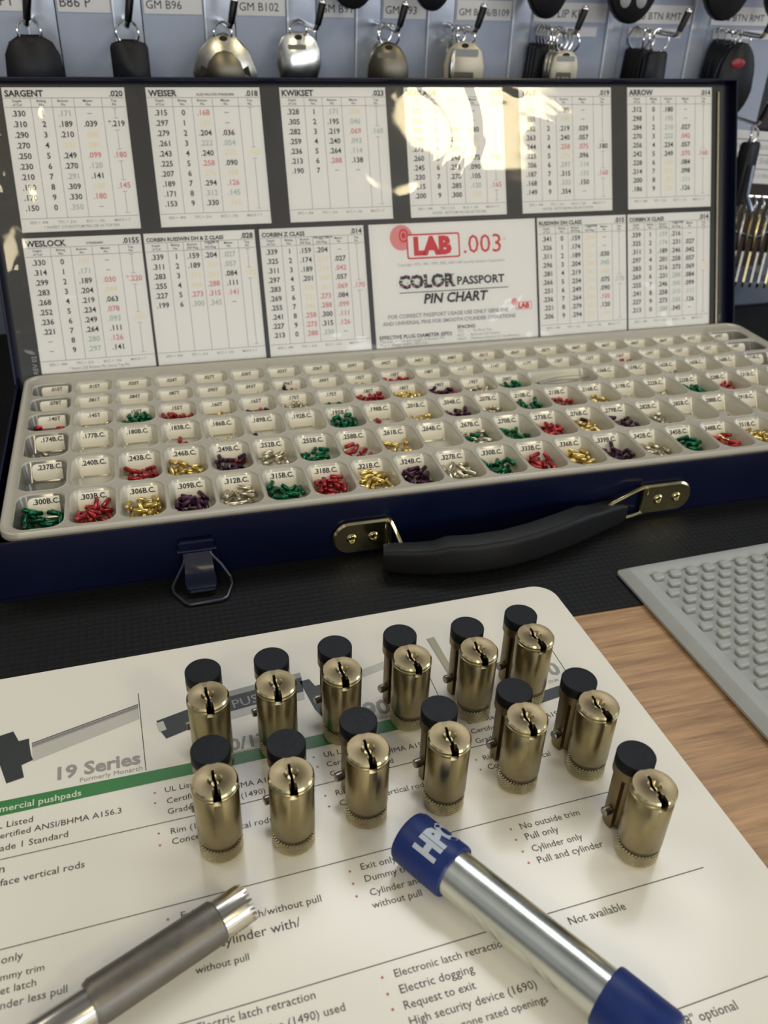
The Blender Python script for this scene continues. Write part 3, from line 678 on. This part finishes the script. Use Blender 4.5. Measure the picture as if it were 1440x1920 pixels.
fs = [(i*NS+k, i*NS+(k+1) % NS, (i+1)*NS+(k+1) % NS, (i+1)*NS+k) for i in range(len(path)-1) for k in range(NS)]
fs += [tuple(range(NS-1, -1, -1)), tuple(range((len(path)-1)*NS, len(path)*NS))]
m_.add(vs, fs, grip_m); m_.build('handle_grip', case, ang=50)
# latch
la = MB(); la.box(3.0, 18.5, CY0-3.6, CY0, 15.2, 20.4, navy, bev=.8)
la.tube([(2.2, CY0-2.2, 15.0), (19.4, CY0-2.2, 15.0)], 1.3, navy, 10)
pl = [(4.2, 14.6), (17.3, 14.6), (18.0, 8), (18.6, 2), (17.4, -1.0), (5.4, -1.0), (3.4, 2), (3.8, 8)]
lo = la.build('latch', case)
hp = MB(); seg_ = []
P_ = [(CY0-3.0, 14.8, 6.4), (CY0-5.2, 10.5, 6.2), (CY0-8.2, 6.2, 6.4), (CY0-11.8, 3.0, 6.9), (CY0-15.0, 1.6, 6.2), (CY0-16.4, 1.9, 5.0)]
vs = []
for y, z, h in P_: vs += [(10.9-h, y, z), (10.9+h, y, z), (10.9+h, y+.9, z+.9), (10.9-h, y+.9, z+.9)]
fs = []
for i in range(len(P_)-1):
    for k in range(4): fs.append((i*4+k, i*4+(k+1) % 4, (i+1)*4+(k+1) % 4, (i+1)*4+k))
fs += [(3, 2, 1, 0), tuple(range(len(vs)-4, len(vs)))]
hp.add(vs, fs, navy); hp.build('latch_hasp', lo, ang=40)
hp = MB(); hp.tube([(5.6, CY0-3.2, 14), (4.2, CY0-4.6, 9.5), (.2, CY0-6.5, 3.2), (-1.6, CY0-9.5, 1.6), (-1.2, CY0-13, .8), (3.2, CY0-21, .5), (5.0, CY0-22.4, .5), (19.0, CY0-22.0, .5), (21.2, CY0-20.6, .6), (24.4, CY0-12, .8), (24.2, CY0-8, 2.2), (20.6, CY0-5.2, 8), (17.8, CY0-4.2, 11.5), (16.2, CY0-3.2, 14)], .65, mat('latch_wire', (.05, .055, .07), .3, .6), 8)
hp.build('latch_loop', lo)

# ------------------------------------------------------------------ pin tray
P = 21.9; TXC = -53.7; NC = 21
YB = [333.5, 366.2, 398.6, 427.8, 451.6, 471.4, 490.6]      # row boundaries, front to back
RN = {0: 6, 1: 5, 2: 4, 3: 3, 4: 2, 5: 1}
def cx_bounds(c):
    a_ = TXC+P*(c-.5); b_ = TXC+P*(c+.5)
    if c == 0: a_ -= 1.2
    if c == NC-1: b_ += 6
    return a_, b_
ZTOP = 30.0
tray = thing('pin_tray', 'cream plastic compartment tray of sorted lock pins, set inside the blue case', 'tray', (0, 0, 0))
tm = MB()
def to_rect(p, c, hx, hy):
    dx, dy = p[0]-c[0], p[1]-c[1]
    k = min(hx/abs(dx) if abs(dx) > 1e-9 else 1e9, hy/abs(dy) if abs(dy) > 1e-9 else 1e9)
    return (c[0]+dx*k, c[1]+dy*k)
XL, XR = cx_bounds(0)[0], cx_bounds(NC-1)[1]
def cells(r):
    c = 0
    while c < NC:
        if r == 3 and c == 13: yield c, cx_bounds(13)[0], cx_bounds(14)[1]; c += 2
        else: yield c, *cx_bounds(c); c += 1
FLOOR = {}
for r in range(6):
    y0, y1 = YB[r], YB[r+1]; d = y1-y0
    depth = [9.5, 8.8, 8.2, 7.2, 6.4, 6.2][r]
    for c, x0, x1 in cells(r):
        cc = ((x0+x1)/2, (y0+y1)/2); hx, hy = (x1-x0)/2, d/2
        R_ = min(6.2, d*.27)
        op = rrect(x0+.8, y0+1.0, x1-.8, y1-1.2, R_, 5)
        # opening loop + rectangle corners matched by projection
        N = len(op)
        outer = []
        for i, p in enumerate(op): outer.append(to_rect(p, cc, hx, hy))
        # snap nearest to corners
        for kx, ky in ((-1, -1), (1, -1), (1, 1), (-1, 1)):
            q = (cc[0]+kx*hx, cc[1]+ky*hy); j = min(range(N), key=lambda i: hypot(outer[i][0]-q[0], outer[i][1]-q[1])); outer[j] = q
        yb = y1-2.4-.55*depth; zb = ZTOP-depth
        def L(pts, z): return [(p[0], p[1], z) for p in pts]
        lip = rrect(x0+.5, y0+.75, x1-.5, y1-.95, R_, 5)
        l1 = rrect(x0+1.15, y0+1.4, x1-1.15, y1-1.6, R_*.95, 5)
        bt = rrect(x0+2.2, y0+2.6, x1-2.2, yb, min(3.5, (yb-y0-2.6)*.4), 5)
        lp = [L(outer, ZTOP), L(lip, ZTOP), L(op, ZTOP+.35), L(l1, ZTOP-.5)]
        ringloft(tm, lp, cream, None)
        ringloft(tm, [L(l1, ZTOP-.5), L(bt, zb)], pocket_clear if c in (0, NC-1) else pocket, None, cap1=True)
        FLOOR[(r, c)] = (x0, x1, y0, yb, y1, zb)
# border
ob = rrect(-70, 331, 406, 501.5, 9, 8); cc = ((XL+XR)/2, (YB[0]+YB[-1])/2)
inn = [to_rect(p, cc, (XR-XL)/2, (YB[-1]-YB[0])/2) for p in ob]
for kx, ky in ((-1, -1), (1, -1), (1, 1), (-1, 1)):
    q = (cc[0]+kx*(XR-XL)/2, cc[1]+ky*(YB[-1]-YB[0])/2); j = min(range(len(inn)), key=lambda i: hypot(inn[i][0]-q[0], inn[i][1]-q[1])); inn[j] = q
def ins(pts, d):
    c0 = (168, 416); return [(p[0]-d*(1 if p[0] > c0[0] else -1), p[1]-d*(1 if p[1] > c0[1] else -1)) for p in pts]
def Lz(pts, z): return [(p[0], p[1], z) for p in pts]
ringloft(tm, [Lz(ins(ob, .4), 27.0), Lz(ob, 27.0), Lz(ob, 30.4), Lz(ins(ob, .5), 31.0), Lz(ins(ob, 1.3), 31.0), Lz(ins(ob, 1.9), 30.3), Lz(ins(ob, 2.3), ZTOP), Lz(inn, ZTOP)], cream, None)
tm.build('tray_body', tray, ang=40)
# labels
def fmt(v, s): return '.%03d%s' % (v, s)
LAB = {0: [fmt(300+3*i, 'B.C.') for i in range(21)], 1: [fmt(237+3*i, 'B.C.') for i in range(21)], 2: [fmt(174+3*i, 'B.C.') for i in range(21)],
       3: [fmt(v, 'T') for v in (140, 145, 150, 155, 160, 165, 170, 175, 180, 185, 190, 195, 200, 205, 210)]+[fmt(156+3*i, 'B.C.') for i in range(6)],
       4: [fmt(78+3*i, 'T') for i in range(21)], 5: ['.010T', '.015T', '.020T', '.024T']+[fmt(27+3*i, 'T') for i in range(17)]}
for r in range(6):
    lm = MB()
    for c, x0, x1 in cells(r):
        if r == 3 and c == 13:
            lm.build('label_strip', tray, smooth=False); lm = MB(); continue
        _, _, y0, yb, y1, zb = FLOOR[(r, c)]
        ya, za = y1-2.1, ZTOP-.75; dy, dz = yb-ya, zb-za; ll = hypot(dy, dz)
        e = Vector((0, -dy, -dz)).normalized()        # up the slope
        nn = Vector((1, 0, 0)).cross(e).normalized()
        xm = (x0+x1)/2; hw = 8.7
        if c == 0: xm += 1.9; hw = 8.2
        if c == NC-1: xm -= 3.2; hw = 7.6
        base = Vector((xm, yb, zb))+nn*.35
        TT = Matrix(((1, e.x*0, nn.x, base.x), (0, e.y, nn.y, base.y), (0, e.z, nn.z, base.z), (0, 0, 0, 1)))
        lm.prism(rrect(-hw, .6, hw, ll-.7, min(2.6, ll*.25), 3), -.05, .12, paper, 0, TT)
        tx = LAB[r][c]; k_ = 1 if 'B' in tx else .62
        sz = {0: 11.6, 1: 11.4, 2: 11.0, 3: 10.6, 4: 10.2, 5: 10.2}[r]*k_
        vy = ll-{0: 3.9, 1: 3.7, 2: 3.5, 3: 3.2, 4: 3.0, 5: 3.2}[r]
        lm.text(tx, 0, vy, 1, .2, ink, TT, 'c', width=sz, bold=.03)
    lm.build('label_strip', tray, smooth=False)

# ------------------------------------------------------------------ pins
CYC = ['green', 'red', 'gold', 'purple', 'silver']
F = {}   # (row, col) -> list of (colour, count)
for c in range(21): F[(0, c)] = [(CYC[c % 5], 17)]
F[(0, 0)] = [('green', 16)]; F[(0, 16)] = [('red', 14), ('gold', 3)]; F[(0, 14)] = [('silver', 11)]; F[(0, 11)] = [('red', 15)]; F[(0, 4)] = [('silver', 15)]
r5 = {2: [('red', 12)], 3: [('gold', 14)], 4: [('purple', 14), ('red', 1)], 5: [('silver', 11)], 6: [('green', 12)], 7: [('red', 8)], 8: [('gold', 10)], 9: [], 10: [('silver', 10), ('green', 4)], 11: [('green', 13)], 12: [('red', 15)], 13: [('gold', 13), ('purple', 2)], 14: [('purple', 14)], 15: [('silver', 13)], 16: [('silver', 1)], 17: [('red', 2)], 18: [('gold', 2)], 19: [('purple', 6)], 20: [('silver', 6)]}
r4 = {0: [('silver', 2)], 3: [('red', 2)], 4: [('gold', 4)], 5: [('purple', 1)], 7: [('green', 22)], 8: [('red', 3)], 9: [('gold', 6)], 10: [('purple', 14)], 11: [('silver', 8)], 12: [('green', 15)], 13: [('red', 15)], 14: [('gold', 7)], 16: [('silver', 5)], 17: [('green', 18)], 18: [('red', 14)], 20: [('silver', 3)]}
r3 = {0: [('red', 9)], 1: [('silver', 5)], 2: [('green', 18)], 3: [('red', 14)], 4: [('gold', 6)], 5: [('purple', 6), ('red', 2)], 6: [('silver', 8), ('gold', 4)], 7: [('green', 4)], 8: [('red', 18)], 9: [('gold', 16)], 10: [('purple', 16), ('red', 1)], 11: [('silver', 14)], 12: [('green', 14)], 17: [('silver', 4)]}
r2 = {3: [('silver', 2)], 4: [('silver', 2)], 5: [('silver', 1)], 6: [('purple', 8), ('red', 2)], 8: [('silver', 3)], 9: [('red', 14)], 16: [('red', 8)], 19: [('gold', 2)]}
r1 = {11: [('gold', 2)], 12: [('red', 5)], 14: [('gold', 7)], 15: [('gold', 6)], 16: [('gold', 3)]}
for rr, dd in ((1, r5), (2, r4), (3, r3), (4, r2), (5, r1)):
    for c, v in dd.items(): F[(rr, c)] = v
PR = 1.12; PLEN = [6.6, 5.6, 4.4, 4.0, 2.8, 2.0]
def pin_mb(colr, L_):
    q = MB(); r_ = PR
    q.lathe([(0, -L_/2), (r_*.55, -L_/2+.05), (r_*.9, -L_/2+.35), (r_, -L_/2+.7), (r_, L_/2-.25), (r_*.8, L_/2), (0, L_/2)], PINM[colr], 12, Matrix.Rotation(pi/2, 4, 'Y'))
    return q
PM = {}
rng = np.random.default_rng(5)
def segdist(p, q, P1, Q1):
    """distance from segment p-q to every segment P1-Q1, by sampling"""
    t = np.linspace(0, 1, 7)
    a_ = p[None]+(q-p)[None]*t[:, None]                  # 7,3
    b_ = P1[:, None]+(Q1-P1)[:, None]*t[None, :, None]   # n,7,3
    return np.sqrt(((a_[None, :, None]-b_[:, None])**2).sum(-1)).min((1, 2))
allp = []
for (r, c), fill in sorted(F.items()):
    if (r, c) not in FLOOR: continue
    x0, x1, y0, yb, y1, zb = FLOOR[(r, c)]; L_ = PLEN[r]
    ends0 = np.zeros((0, 3)); ends1 = np.zeros((0, 3))
    lst = [k for k, nn in fill for _ in range(nn)]; rng.shuffle(lst)
    slope = (ZTOP-zb)/(y1-2-yb)
    def floor_z(x, y):
        z = zb
        if y > yb: z = zb+(y-yb)*slope+.2
        for e_ in (x0+2.2-x, x-(x1-2.2)):
            if e_ > 0: z = max(z, zb+e_*8)
        if y < y0+2.6: z = max(z, zb+(y0+2.6-y)*9)
        return z
    for colr in lst:
        best = None
        for _ in range(14):
            yw = rng.uniform(0, pi); pt = rng.normal(0, .2)
            dv = np.array([cos(yw)*cos(pt), sin(yw)*cos(pt), sin(pt)])*(L_/2-PR*.3)
            cx = rng.uniform(x0+2.6+abs(dv[0])+.6, x1-2.6-abs(dv[0])-.6); ylo = y0+(yb-y0)*.40+abs(dv[1])*.8; yhi = max(ylo+.5, yb+.6-abs(dv[1])*.6)
            cy = rng.uniform(ylo, yhi)
            cen = np.array([cx, cy, 0.]); z = max(floor_z(*(cen+s_*dv)[:2])-s_*dv[2] for s_ in (-1, -.5, 0, .5, 1))+PR+.05
            for it in range(60):
                cen[2] = z
                if len(ends0) == 0 or segdist(cen-dv, cen+dv, ends0, ends1).min() > 2*PR*.93: break
                z += .3
            if best is None or z < best[0]: best = (z, cen.copy(), dv)
        z, cen, dv = best
        ends0 = np.vstack([ends0, cen-dv]); ends1 = np.vstack([ends1, cen+dv])
        allp.append((r, c, colr, cen, dv))
C0 = Vector((0, 0, 237.6))
def inview(p):
    d_ = Vector(p)-C0; z = d_.dot(_f); u_ = 720+1615.6*d_.dot(_R)/z; return u_ < 1450
vis = [q for q in allp if inview(q[3])]
vis.sort(key=lambda q: (Vector(q[3])-C0).length)
indiv = set(id(q) for q in vis[:300])
rowname = ['front row', 'second row', 'third row', 'fourth row', 'fifth row', 'back row']
rest = MB()
for q in allp:
    r, c, colr, cen, dv = q; key = (colr, r)
    rot = Vector(dv).to_track_quat('X', 'Z')
    if id(q) in indiv:
        if key not in PM: PM[key] = pin_mb(colr, PLEN[r]).mesh('lock_pin', ang=50)
        o = link(bpy.data.objects.new('lock_pin', PM[key])); o.location = Vector(cen)*MM; o.rotation_euler = rot.to_euler()
        tag(o, '%s lock pin in the heap in tray compartment %s, %s' % (colr, LAB[r][c], rowname[r]), 'pin', '%s pins in compartment %s' % (colr, LAB[r][c]))
    else:
        s_ = pin_mb(colr, PLEN[r]); Tm = Matrix.Translation(Vector(cen)) @ rot.to_matrix().to_4x4()
        rest.add([(a_/MM, b_/MM, c__/MM) for a_, b_, c__ in s_.v], s_.f, PINM[colr], Tm)
tag(rest.build('lock_pins', ang=50), 'small coloured lock pins heaped in the rear rows of the tray', 'pins', kind='stuff')

# tweezers in the double compartment
tz = thing('tweezers', 'steel tweezers lying in the long compartment of the pin tray', 'tweezers', (242, 438, 28.4), radians(6))
for sg in (-1, 1):
    m_ = MB(); vs = []
    K = [(-18, .2, 5.6), (-12, 1.0, 5.4), (-5, 1.8, 4.2), (5, 1.8, 3.0), (12, 1.2, 2.2), (18.5, .5, 1.0)]
    for x, y, h in K: vs += [(x, sg*y-.3, -h/2), (x, sg*y+.3, -h/2), (x, sg*y+.3, h/2), (x, sg*y-.3, h/2)]
    fs = [(i*4+k, i*4+(k+1) % 4, (i+1)*4+(k+1) % 4, (i+1)*4+k) for i in range(len(K)-1) for k in range(4)]+[(3, 2, 1, 0), tuple(range(20, 24))]
    m_.add(vs, fs, steel); m_.build('arm', tz, rot=(radians(65), 0, 0))

# ------------------------------------------------------------------ key wall
ZH = 205
def hook(x, label, z=ZH, yt=600, tip=13):
    t_ = thing('display_hook', label, 'hook', (x, 664, z), 0, 'hooks of the key wall')
    m_ = MB(); m_.tube([(0, -1, 1), (0, -20, 0), (0, yt-664+2, -1.2), (0, yt-664-1, -.6), (1.2, yt-666, 2.5)], 1.7, chrome, 12); m_.build('arm', t_)
    m_ = MB(); m_.tube([(1.0, yt-665.6, 1.5), (2.0, yt-667.5, 7), (3.2, yt-669, tip)], [2.1, 2.3, 2.4], hookblk, 12); m_.lathe([(2.3*cos(q*pi/12), 2.3*sin(q*pi/12)) for q in range(6)]+[(0, 2.3)], chrome, 16, Matrix.Translation((3.2, yt-669, tip))); m_.build('tip', t_)
    m_ = MB(); m_.box(-7, 7, -4.5, -2.5, -9, 9, chrome, bev=.5); m_.build('mount_plate', t_)
    return t_
def panel(x0, x1, z0, z1, txt, label, sx, tagx=None, lines=0, yy=652):
    t_ = thing('key_display', label, 'panel', (x0, yy, z0), 0, 'key display panels'); w_ = x1-x0; h = z1-z0
    m_ = MB(); m_.box(sx+.8, w_-.6, 0, 1.5, 0, h, panel_m if txt is not None else hookblk); m_.build('backing', t_, smooth=False)
    m_ = MB(); m_.box(0, sx, -.8, .8, 0, h, strip_m if txt is not None else bluegrey); m_.build('clear_strip', t_, smooth=False)
    m_ = MB(); m_.box(-.4, .6, -2.2, .8, 0, h, edge_m); m_.build('strip_edge', t_, smooth=False)
    if txt is not None:
        TF = Matrix(((1, 0, 0, 0), (0, 0, -1, 0), (0, 1, 0, 0), (0, 0, 0, 1)))
        m_ = MB(); tx0 = sx+2 if tagx is None else tagx
        m_.box(tx0, w_-1.5, -.8, -.1, h-21, h-9, tag_m)
        m_.text(txt, tx0+1.5, h-18.2, 1, .9, ink, TF, width=min(w_-1.5-tx0-3, len(txt)*3.7))
        if lines:
            m_.box(tx0+4, w_-8, -.8, -.1, h-30, h-24, tag_m)
        m_.build('name_tag', t_, smooth=False)
    return t_
# panel edges (x on the wall) and text; tops beyond the frame
ED = [(-92, -47, '50 PT', 17, 0), (-47, 5, 'B86 P', 17, 0), (5, 62, 'GM B96', 17, 0), (62, 116, 'GM B102', 19, 0), (116, 163, 'GM B91', 19, 0), (163, 214, 'GM B93', 17, 0), (214, 277, 'GM B106/B109', 19, 0), (277, 352, 'GM FLIP KEY', 14, 1), (352, 422, 'GM 3 BTN RMT', 12, 1), (422, 500, 'GM 5 BTN RMT', 14, 1)]
DESC = ['cut off by the left edge', 'tagged B86 P', 'tagged B96', 'tagged B102', 'tagged B91', 'tagged B93', 'tagged B106/B109', 'tagged FLIP KEY', 'tagged 3 BTN', 'tagged 5 BTN']
for (a_, b_, t_, sx, ln), ds in zip(ED, DESC):
    panel(a_, b_, 120, 229, t_, 'blue-grey key display panel '+ds, sx, lines=ln)
HX = [-44.3, 11.4, 71.3, 124.5, 177.1, 229.4, 300.6, 378.0, 447.8]
HD = ['above the lid corner at far left, holding a black key', 'beside the B86 P tag, holding a square black key', 'holding the large grey vented key', 'holding the bright nickel key', 'holding dark oval keys', 'holding the beige-grey keys', 'holding black and beige keys, by the FLIP KEY tag', 'holding slim black fobs, by the 3 BTN tag', 'holding the red-button fobs, at the right edge']
for i, x in enumerate(HX): hook(x, 'bent steel display hook '+HD[i], tip=13 if i else 12)

def outline(kind, s=1):
    if kind == 'shield': p = [(-11, 8), (-14, 2), (-15, -8), (-12, -20), (-7, -27), (7, -27), (12, -20), (15, -8), (14, 2), (11, 8), (5, 11.5), (-5, 11.5)]
    elif kind == 'wide': p = [(-7, 10), (-14, 3), (-18, -8), (-17, -14), (-12, -22), (-5, -28), (5, -28), (12, -22), (17, -14), (18, -8), (14, 3), (7, 10), (0, 12)]
    elif kind == 'square': p = [(-9, 8), (-10, 6), (-10, -26), (10, -26), (10, 6), (9, 8), (3, 10), (-3, 10)]
    elif kind == 'oval': p = [(13*cos(q*pi/10)*1.0, -9+19*sin(q*pi/10)) for q in range(20)]
    elif kind == 'drop': p = [(-6, 9), (-10, 5), (-12, -3), (-11, -14), (-8, -22), (-4, -26), (4, -26), (8, -22), (11, -14), (12, -3), (10, 5), (6, 9), (0, 10.5)]
    elif kind == 'fob': p = [(17*cos(q*pi/14)*(1 if sin(q*pi/14) < 0 else .94), -16+28*sin(q*pi/14)) for q in range(28)]
    elif kind == 'slim': p = [(-7, 8), (-8.5, 6), (-11, -34), (-9, -38), (9, -38), (11, -34), (8.5, 6), (7, 8)]
    return [(a_*s, b_*s) for a_, b_ in p]
TK = Matrix(((1, 0, 0, 0), (0, 0, -1, 0), (0, 1, 0, 0), (0, 0, 0, 1)))
def key(kind, m, x, y, z, label, name='car_key', cat='key', th=3, s=1, rz=0, ry=0, ring=7.5, ringm=None, deco=None, blade=True, group=None, hole=True):
    """origin at the hook; ring passes over the hook, head hangs beneath"""
    t_ = thing(name, label, cat, (x, y, z), rz, group); t_.rotation_euler = (0, radians(ry), rz)
    zc = -2*ring+3.2-9*s
    p = outline(kind, s); m_ = MB(); T_ = Matrix.Translation((0, 0, zc)) @ TK
    m_.prism(p, -th/2, th/2, m, min(1, th*.3), T_)
    if hole:
        yh = max(q[1] for q in p)-3.2
        m_.prism([(2.6*cos(q*pi/6), yh+1.5*sin(q*pi/6)) for q in range(12)], th/2, th/2+.12, keyway_m, 0, T_)
    if deco: deco(m_, T_, th, s)
    m_.build('bow' if cat == 'key' else 'fob_shell', t_, ang=50)
    m_ = MB(); m_.tube([(ring*sin(q*pi/14), 1.4*cos(q*pi/7), -ring+1.2+ring*cos(q*pi/14)) for q in range(28)], .75, ringm or chrome, 8, closed=True)
    m_.build('key_ring', t_)
    if blade:
        yb_ = min(q[1] for q in p)
        m_ = MB(); m_.prism([(-3.4, yb_+1), (-3.4, yb_-24), (0, yb_-28), (3.4, yb_-25), (3.4, yb_+1)], -1, 1, m if m in (nickel, nickel_b, keybrass) else nickel, .3, T_); m_.build('blade', t_)
    return t_
def vents(m_, T_, th, s):
    for sg in (-1, 1): m_.prism([(sg*13*s, -4*s), (sg*14.5*s, -10*s), (sg*8*s, -7*s)], th/2, th/2+.15, keyway_m, 0, T_)
    m_.prism([(q[0]*.62, q[1]*.62-4*s) for q in outline('wide', s)], th/2, th/2+.5, brass_groove, .2, T_)
def slot(m_, T_, th, s):
    m_.prism(rrect(-7*s, 1*s, 5*s, 4*s, 1), th/2, th/2+.15, brass_groove, 0, T_)
def logo(m_, T_, th, s):
    m_.prism(rrect(-7*s, -15*s, 6*s, -6*s, .8), th/2, th/2+.15, brass_groove, 0, T_)
    m_.text('ILCO', -5.5*s, -12.5*s, 1, th/2+.25, beigekey, T_, width=10*s, bold=.03)
    m_.prism(rrect(-8*s, 2*s, 8*s, 6*s, 1), th/2, th/2+.15, igry, 0, T_)
def redbtn(m_, T_, th, s):
    m_.prism([(-1*s+6*s*cos(q*pi/8), -3*s+3.6*s*sin(q*pi/8)) for q in range(16)], th/2, th/2+.6, fobred, .2, T_)
    m_.prism([(1*s+3*s*cos(q*pi/8), -35*s+3*s*sin(q*pi/8)) for q in range(16)], th/2, th/2+.4, fobbtn, .2, T_)
def btn(m_, T_, th, s):
    for a_, b_ in ((-5, -32), (5, -32)): m_.prism([(a_*s+3.4*s*cos(q*pi/8), b_*s+4.2*s*sin(q*pi/8)) for q in range(16)], th/2, th/2+.4, fobbtn, .2, T_)
def dot(m_, T_, th, s):
    m_.prism([(2*cos(q*pi/8), -26*s+2*sin(q*pi/8)) for q in range(16)], th/2, th/2+.2, fobbtn, 0, T_)
KY = 622
key('shield', fobblk, -44.3, 612, ZH, 'black-headed car key hanging at far left above the case lid', rz=.1, s=1.1, ring=6.5)
key('square', fobblk, 11.4, 610, ZH, 'square black-headed car key hanging beside the B86 P tag', s=1.12, ring=6.5)
key('wide', nickel, 68.5, 612, ZH, 'large grey metal key with two triangular vents, on the third hook', s=1.12, rz=-.1, deco=vents, ring=5.5)
key('shield', nickel_b, 119, 630, ZH+1, 'bright nickel key with a wide round-shouldered head, under the B91 tag', s=.98, rz=-.15, deco=slot, ring=5.5)
key('oval', nickel, 176, 628, ZH, 'dark grey oval key at the back of the B93 hook', s=1.05, rz=.5, ring=6)
key('oval', brass_groove, 177, 618, ZH, 'dark oval key in front on the B93 hook', s=1.05, rz=-.25, ring=6.5, deco=slot)
key('drop', nickel, 229, 640, ZH, 'grey metal key farthest back on the B106/B109 hook', s=1.15, rz=1.0, ring=6, group='keys on the B106/B109 hook')
key('drop', nickel_b, 229, 633, ZH, 'bright thin metal key turned edge-on, second from the back on the B106/B109 hook', s=1.15, rz=1.15, ring=6, group='keys on the B106/B109 hook')
key('drop', nickel, 229, 626, ZH, 'grey metal key third from the back on the B106/B109 hook', s=1.15, rz=.85, ring=6, group='keys on the B106/B109 hook')
key('drop', beigekey, 230, 617, ZH, 'beige-grey key with a dark rectangular badge, front of the B106/B109 hook', s=1.15, rz=-.3, ring=6, deco=logo)
for i in range(3):
    key('slim', fobblk, 300+i*.4, 648-i*5, ZH, 'wide black key fob hanging on the FLIP KEY hook, %s' % ['hindmost', 'middle one', 'front one of the black'][i], 'key_fob', 'key fob', 5, s=1.35, rz=.15, ring=6, blade=False, hole=False, group='fobs on the FLIP KEY hook')
for i in range(4):
    key('drop', nickel if i < 3 else beigekey, 300.6+i*.3, 627-i*5.5, ZH, ['grey key farthest back behind the beige key', 'grey key second from the back behind the beige key', 'grey key directly behind the beige key', 'beige key with a dark printed badge, nearest on the FLIP KEY hook'][i], s=.84, rz=(.5, .45, .4, -.1)[i], ring=8, deco=logo if i == 3 else None, group='keys on the FLIP KEY hook')
for i in range(3):
    key('slim', fobblk, 378+i*.4, (648, 637, 622)[i], ZH, 'slim black fob on the 3 BTN hook, %s' % ['hindmost and turned', 'middle one', 'nearest, with a small round mark'][i], 'key_fob', 'key fob', 6, s=(1.0, .95, 1.0)[i], rz=(-.5, .5, .15)[i], blade=False, deco=dot if i == 2 else None, group='fobs on the 3 BTN hook')
for i in range(4):
    key('fob', fobblk, 448, 650-i*9, ZH, 'oval black remote fob on the 5 BTN hook, %s' % ['hindmost', 'second from the back', 'behind the red-button fob', 'nearest, with a red button'][i], 'key_fob', 'key fob', 7, s=.92, rz=(.55, .5, .4, -.12)[i], ring=6, blade=False, deco=redbtn if i == 3 else None, group='fobs on the 5 BTN hook')
# upper row of fobs, mostly above the frame
for i, (x, z, s_, wd) in enumerate([(286, 209.5, .92, 'over the FLIP KEY tag'), (349, 207.5, 1.22, 'biggest of the upper row, with two grey buttons'), (423, 210.5, 1.2, 'upper row, over the 5 BTN tag'), (470, 212, .9, 'upper row, cut by the right edge'), (152, 212.5, 1.05, 'upper row, over the B93 tag'), (205, 212.5, .8, 'upper row, over the B106/B109 tag')]):
    ZC = z+44*s_+9*s_+12*1-1.5
    key('fob', fobblk, x, 618, ZC+2, 'black fob at the top edge, '+wd, 'key_fob', 'key fob', 8, s=s_, ring=7, blade=False, deco=btn if i in (1, 3) else None, group='upper row of fobs')
    hook(x, 'steel display hook above the frame, holding the %s fob' % ['first', 'big two-button', 'fourth', 'last', 'left', 'second'][i], z=ZC+2)
# lower right: label holder, fobs, brass keys
panel(455, 545, 20, 172, None, 'dark lower display panel at the right, behind the brass keys', 6, yy=656)
m_ = MB(); m_.box(0, 62, 0, 3, 0, 3, edge_m); m_.box(0, 62, 1, 2.2, 3, 26, bluegrey)
TF = Matrix(((1, 0, 0, 0), (0, 0, -1, 0), (0, 1, 0, 0), (0, 0, 0, 1)))
m_ = MB(); m_.prism(rrect(0, 0, 60, 40, 2), -1.2, 0, tag_m, .2, TF)
for q in range(3):
    m_.rect(1, 11+q*11, 59, 11.8+q*11, .1, iline, TF)
for q, tx in enumerate(('RMT 4 BTN 315 MHZ', 'REMOTE SHELL', 'TRANSPONDER KEY')):
    m_.text(tx, 6, 4.5+q*11, 1, .1, igry, TF, width=44)
lh = m_.build('price_label', loc=(472, 645, 96)); lh.rotation_euler = (0, radians(4), 0)
tag(lh, 'white three-line price label at the right edge, under the red-button fob', 'label')
hook(470, 'steel display hook low at the right, holding a dark flip key', z=146, yt=612)
key('slim', fobblk, 462.5, 604, 143, 'black flip key with a pale blue highlight, just right of the case lid', 'key_fob', 'key fob', 9, s=1.0, rz=.5, ring=6, blade=False, hole=False)
m_ = MB(); m_.tube([(463, 596, 118), (464, 596, 96), (471, 596, 84)], [1.6, 1.6, 2.2], mat('blue_highlight', (.5, .6, .75), .2, .9), 8)  # pale tube stands in for the blue-white highlight on the flip key
o = m_.build('fob_highlight'); tag(o, 'pale blue modelled highlight on the flip key at the right of the lid', 'highlight')
t_ = thing('wire_hook', 'dark wire hook arm crossing the bunch of brass keys at the right', 'hook', (0, 0, 0))
m_ = MB(); m_.tube([(452, 655, 72), (462, 610, 67), (484, 598, 62), (500, 590, 74)], 1.5, hookblk, 10); m_.build('arm', t_)
for i in range(7):
    xx = 474+i*5.5; key('drop', [brass_dark, nickel, brass_dark, keybrass, nickel, brass_dark, keybrass][i], xx, 616-i*2.2, 90, 'brass house key in the bunch at right, %s from the left' % ['first', 'second', 'third', 'fourth', 'fifth', 'sixth', 'seventh'][i], 'house_key', 'key', 2.4, s=.85, rz=.95, ry=14, ring=7.5, group='bunch of brass keys at right')
t_ = thing('key_rod', 'long bent steel rod carrying the bunch of brass keys', 'rod', (0, 0, 0))
m_ = MB(); m_.tube([(470, 655, 90), (472, 620, 90), (512, 600, 90.5)], 1.2, chrome, 10); m_.build('rod', t_)
m_ = MB(); m_.prism(rrect(478, 612, 528, 655, 5), ZM, 20, bluegrey, 2)
tag(m_.build('storage_block'), 'blue-grey plastic block on the bench behind the case, below the brass keys', 'block')
